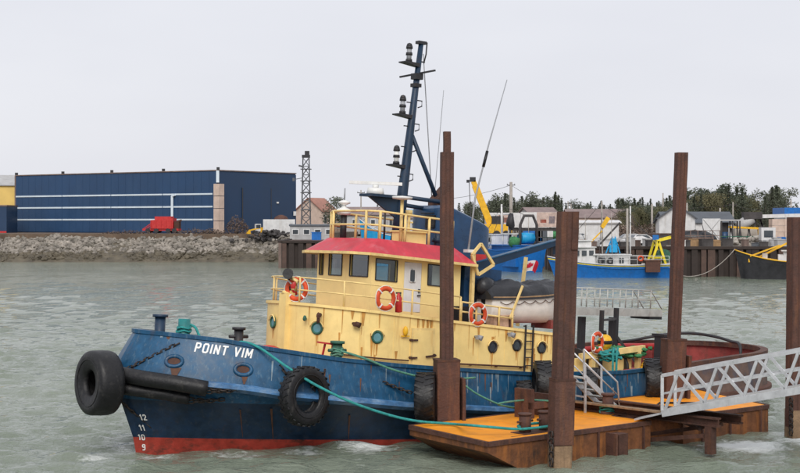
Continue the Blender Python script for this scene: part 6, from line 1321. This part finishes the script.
def bare_mesh(h, seed):
    q = MB(); rt = random.Random(seed)
    def grow(p, d, l, r_, dep):
        e = p+d*l; q.tube([p, e], [r_, r_*.65], 4, False)
        if dep == 0: return
        for k in range(3 if dep > 1 else 4):
            nd = (d+Vector((rt.uniform(-.75, .75), rt.uniform(-.75, .75), rt.uniform(-.2, .5)))).normalized(); grow(p.lerp(e, rt.uniform(.55, 1)), nd, l*rt.uniform(.55, .8), r_*.6, dep-1)
    grow(Vector((0, 0, 0)), Vector((0, 0, 1)), h*.34, .16, 4); return q
trunk_me = MB().tube([(0, 0, -1.2), (0, 0, 5), (0, 0, 11)], [.24, .15, .03], 6).mesh('trunk', M['bark'])
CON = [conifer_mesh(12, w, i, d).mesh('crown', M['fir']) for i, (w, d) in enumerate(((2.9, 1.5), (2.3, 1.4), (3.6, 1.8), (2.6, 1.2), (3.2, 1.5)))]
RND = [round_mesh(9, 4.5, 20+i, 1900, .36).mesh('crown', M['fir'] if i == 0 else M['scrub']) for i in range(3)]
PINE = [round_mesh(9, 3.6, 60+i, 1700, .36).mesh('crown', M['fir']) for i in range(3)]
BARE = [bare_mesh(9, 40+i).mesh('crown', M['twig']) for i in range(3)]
tr_ = random.Random(5)
def tree(u, v0, Y, h, kind, lab, grp, cat='tree'):
    me = tr_.choice({'con': CON, 'rnd': RND, 'bare': BARE, 'pine': PINE}[kind]); sc = h/{'con': 12, 'rnd': 8.6, 'bare': 9.5, 'pine': 8.6}[kind]; g = AT(u, v0, Y)
    z = min(g.z, QZ+.9); o = thing({'con': 'conifer_tree', 'rnd': 'leafy_tree', 'bare': 'bare_tree', 'pine': 'pine_tree'}[kind], lab, cat, (g.x, g.y, z), (0, 0, tr_.random()*6.28), grp)
    wsc = sc*tr_.uniform(.85, 1.2); o.scale = (wsc, wsc, sc)
    c = bpy.data.objects.new('crown', me); COL.objects.link(c); c.parent = o
    if kind != 'bare': t_ = bpy.data.objects.new('trunk', trunk_me); COL.objects.link(t_); t_.parent = o; t_.scale = (1, 1, 1 if kind == 'con' else .6)
def treeline(u0, u1, topf, n_, Y0, Y1, kind, lab, grp):
    for i in range(n_):
        u = tr_.uniform(u0, u1); Y = tr_.uniform(Y0, Y1); top = topf(u)+tr_.uniform(-2, 7); zt = CAM_H-(top-221)/FPX*Y; h = max(3.0, zt-QZ)
        tree(u, 231, Y, h, 'pine' if kind == 'con' and i % 4 == 3 else kind, lab, grp)
treeline(486, 562, lambda u: interp(u, [(486, 204), (500, 199), (504, 193), (510, 200), (522, 199), (540, 196), (556, 195), (566, 203)]), 52, 380, 520, 'con', 'dark conifer in the wood behind the white box lorries', 'conifers behind the lorries')
treeline(448, 486, lambda u: 204, 12, 380, 480, 'con', 'dark conifer behind the tug funnel and crane', 'conifers behind the funnel')
treeline(562, 640, lambda u: interp(u, [(562, 203), (600, 204), (612, 201), (640, 199)]), 48, 420, 560, 'con', 'dark conifer beyond the long low house', 'conifers beyond the low house')
treeline(638, 690, lambda u: interp(u, [(638, 201), (665, 198), (690, 194)]), 27, 400, 520, 'con', 'conifer beyond the olive scrub', 'conifers beyond the scrub')
treeline(618, 690, lambda u: 212, 32, 320, 380, 'rnd', 'olive scrubby tree behind the trawler masts', 'scrubby trees behind the trawler')
treeline(684, 768, lambda u: interp(u, [(684, 197), (700, 194), (716, 191), (732, 188), (745, 192), (760, 203), (768, 214)]), 50, 360, 470, 'con', 'tall conifer in the mixed stand above the slate roofed shed', 'conifers in the mixed stand')
treeline(690, 765, lambda u: interp(u, [(690, 203), (735, 196), (765, 214)]), 16, 345, 400, 'rnd', 'olive leafy tree in the mixed stand above the slate roofed shed', 'leafy trees in the mixed stand')
treeline(762, 789, lambda u: interp(u, [(762, 205), (770, 192), (776, 189), (783, 194), (789, 206)]), 16, 330, 380, 'con', 'dark broad conifer behind the conveyor gallery', 'dark conifers behind the gallery')
treeline(789, 830, lambda u: 214, 10, 360, 430, 'con', 'conifer beyond the utility pole at the bin wall', 'conifers beyond the bin wall')
treeline(312, 345, lambda u: 207, 10, 345, 380, 'bare', 'bare leafless tree behind the pinkish house', 'bare trees by the pinkish house')
treeline(322, 440, lambda u: 216, 22, 420, 520, 'bare', 'bare leafless tree on the skyline behind the wheelhouse', 'bare trees behind the wheelhouse')
treeline(330, 440, lambda u: 214, 18, 440, 560, 'con', 'small conifer on the skyline behind the wheelhouse', 'conifers behind the wheelhouse')
tree(334, 231, 310, CAM_H-(203-221)/FPX*310-QZ, 'rnd', 'dense dark tree standing by the satellite dome', None)
tree(377, 231, 360, CAM_H-(208-221)/FPX*360-QZ, 'con', 'lone small conifer between dome and radar bridge', None)
treeline(548, 575, lambda u: 214, 6, 330, 360, 'bare', 'bare brown tree at the low house gable', 'bare trees at the low house')
treeline(595, 700, lambda u: 213, 14, 300, 345, 'bare', 'bare brown tree in the scrub behind the trawler', 'bare trees in the scrub')
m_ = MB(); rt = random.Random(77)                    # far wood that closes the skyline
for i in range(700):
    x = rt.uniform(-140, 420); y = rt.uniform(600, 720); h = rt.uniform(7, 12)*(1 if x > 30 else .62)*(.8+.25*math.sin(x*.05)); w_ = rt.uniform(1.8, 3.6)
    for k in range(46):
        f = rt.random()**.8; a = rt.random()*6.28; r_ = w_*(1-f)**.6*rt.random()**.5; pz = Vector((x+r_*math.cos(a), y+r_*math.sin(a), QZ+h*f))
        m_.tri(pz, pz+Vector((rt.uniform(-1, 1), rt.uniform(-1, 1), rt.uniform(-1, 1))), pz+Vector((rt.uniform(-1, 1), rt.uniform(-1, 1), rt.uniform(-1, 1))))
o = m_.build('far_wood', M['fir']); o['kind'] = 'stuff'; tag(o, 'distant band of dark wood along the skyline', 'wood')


rq = random.Random(31)
pal = ['farwhite', 'shed', 'wood', 'shed', 'fardark', 'fardark', 'quaylight', 'slate', 'quaypile', 'royal']
cl_me = {}
for i in range(70):
    big = i % 3 == 0; mt = rq.choice(pal); w_, d_, h_ = rq.choice(((1.1, .8, .7), (.9, .9, 1.2), (1.4, 1.0, .5), (.7, .7, .9), (1.6, .9, 1.0))); key = (mt, w_)
    x, y = (rq.uniform(21.5, 58), rq.uniform(186, 198)) if i < 46 else (rq.uniform(-6, 20), rq.uniform(243.5, 252))
    if key not in cl_me: cl_me[key] = (MB().bx(-w_/2, w_/2, -d_/2, d_/2, 0, h_*.9).mesh('body', M[mt]), MB().bx(-w_/2-.04, w_/2+.04, -d_/2-.04, d_/2+.04, h_*.9, h_).mesh('rim', M[mt]))
    o = thing('fish_crate', 'small weathered crate standing on the right hand timber quay' if i < 46 else 'small weathered crate standing on the inner quay behind the tug', 'crate', (x, y, QZ+.01), (0, 0, rq.uniform(-.4, .4)), 'crates on the timber quay' if i < 46 else 'crates on the inner quay')
    for nm, me in zip(('body', 'rim'), cl_me[key]): c = bpy.data.objects.new(nm, me); COL.objects.link(c); c.parent = o
# standing rigging of the trawlers
for B, lines in ((FB, (((1.0, 0, 9.0), (6.6, 0, 2.6)), ((1.0, 0, 8.8), (-5.6, 0, 4.6)), ((-2.0, .6, 8.2), (1.0, 0, 6.5)), ((-2.0, .6, 8.0), (-6.8, 1.5, 2.2)), ((1.0, 0, 8.0), (1.6, 2.0, 2.0)))), (B2, (((1.4, 0, 8.8), (5.8, 0, 4.8)), ((1.4, 0, 8.8), (-5.4, 0, 7.3)), ((1.4, 0, 8.2), (1.2, 2.2, 3.0)))), (B3, (((.2, 0, 9.8), (5.0, 0, 6.0)), ((.2, 0, 9.6), (-4.5, 0, 7.9))))):
    for a, b in lines: part('rigging_wire', M['fardark'], B, lambda q: q.bar(a, b, .05))
for x, y, h in ((2.4, -.8, 9.0), (-.6, 1.0, 8.0), (-3.0, -1.6, 7.2)): part('aerial', M['pole'], B2, lambda q: q.cyl((x, y, 2.5), (x+.1, y, h), .06, .04, 6))
for x, y, h in ((3.0, .8, 7.6), (3.6, -.6, 6.6), (-.2, .4, 7.8)): part('aerial', M['pole'], FB, lambda q: q.cyl((x, y, 2.5), (x+.1, y, h), .05, .03, 6))
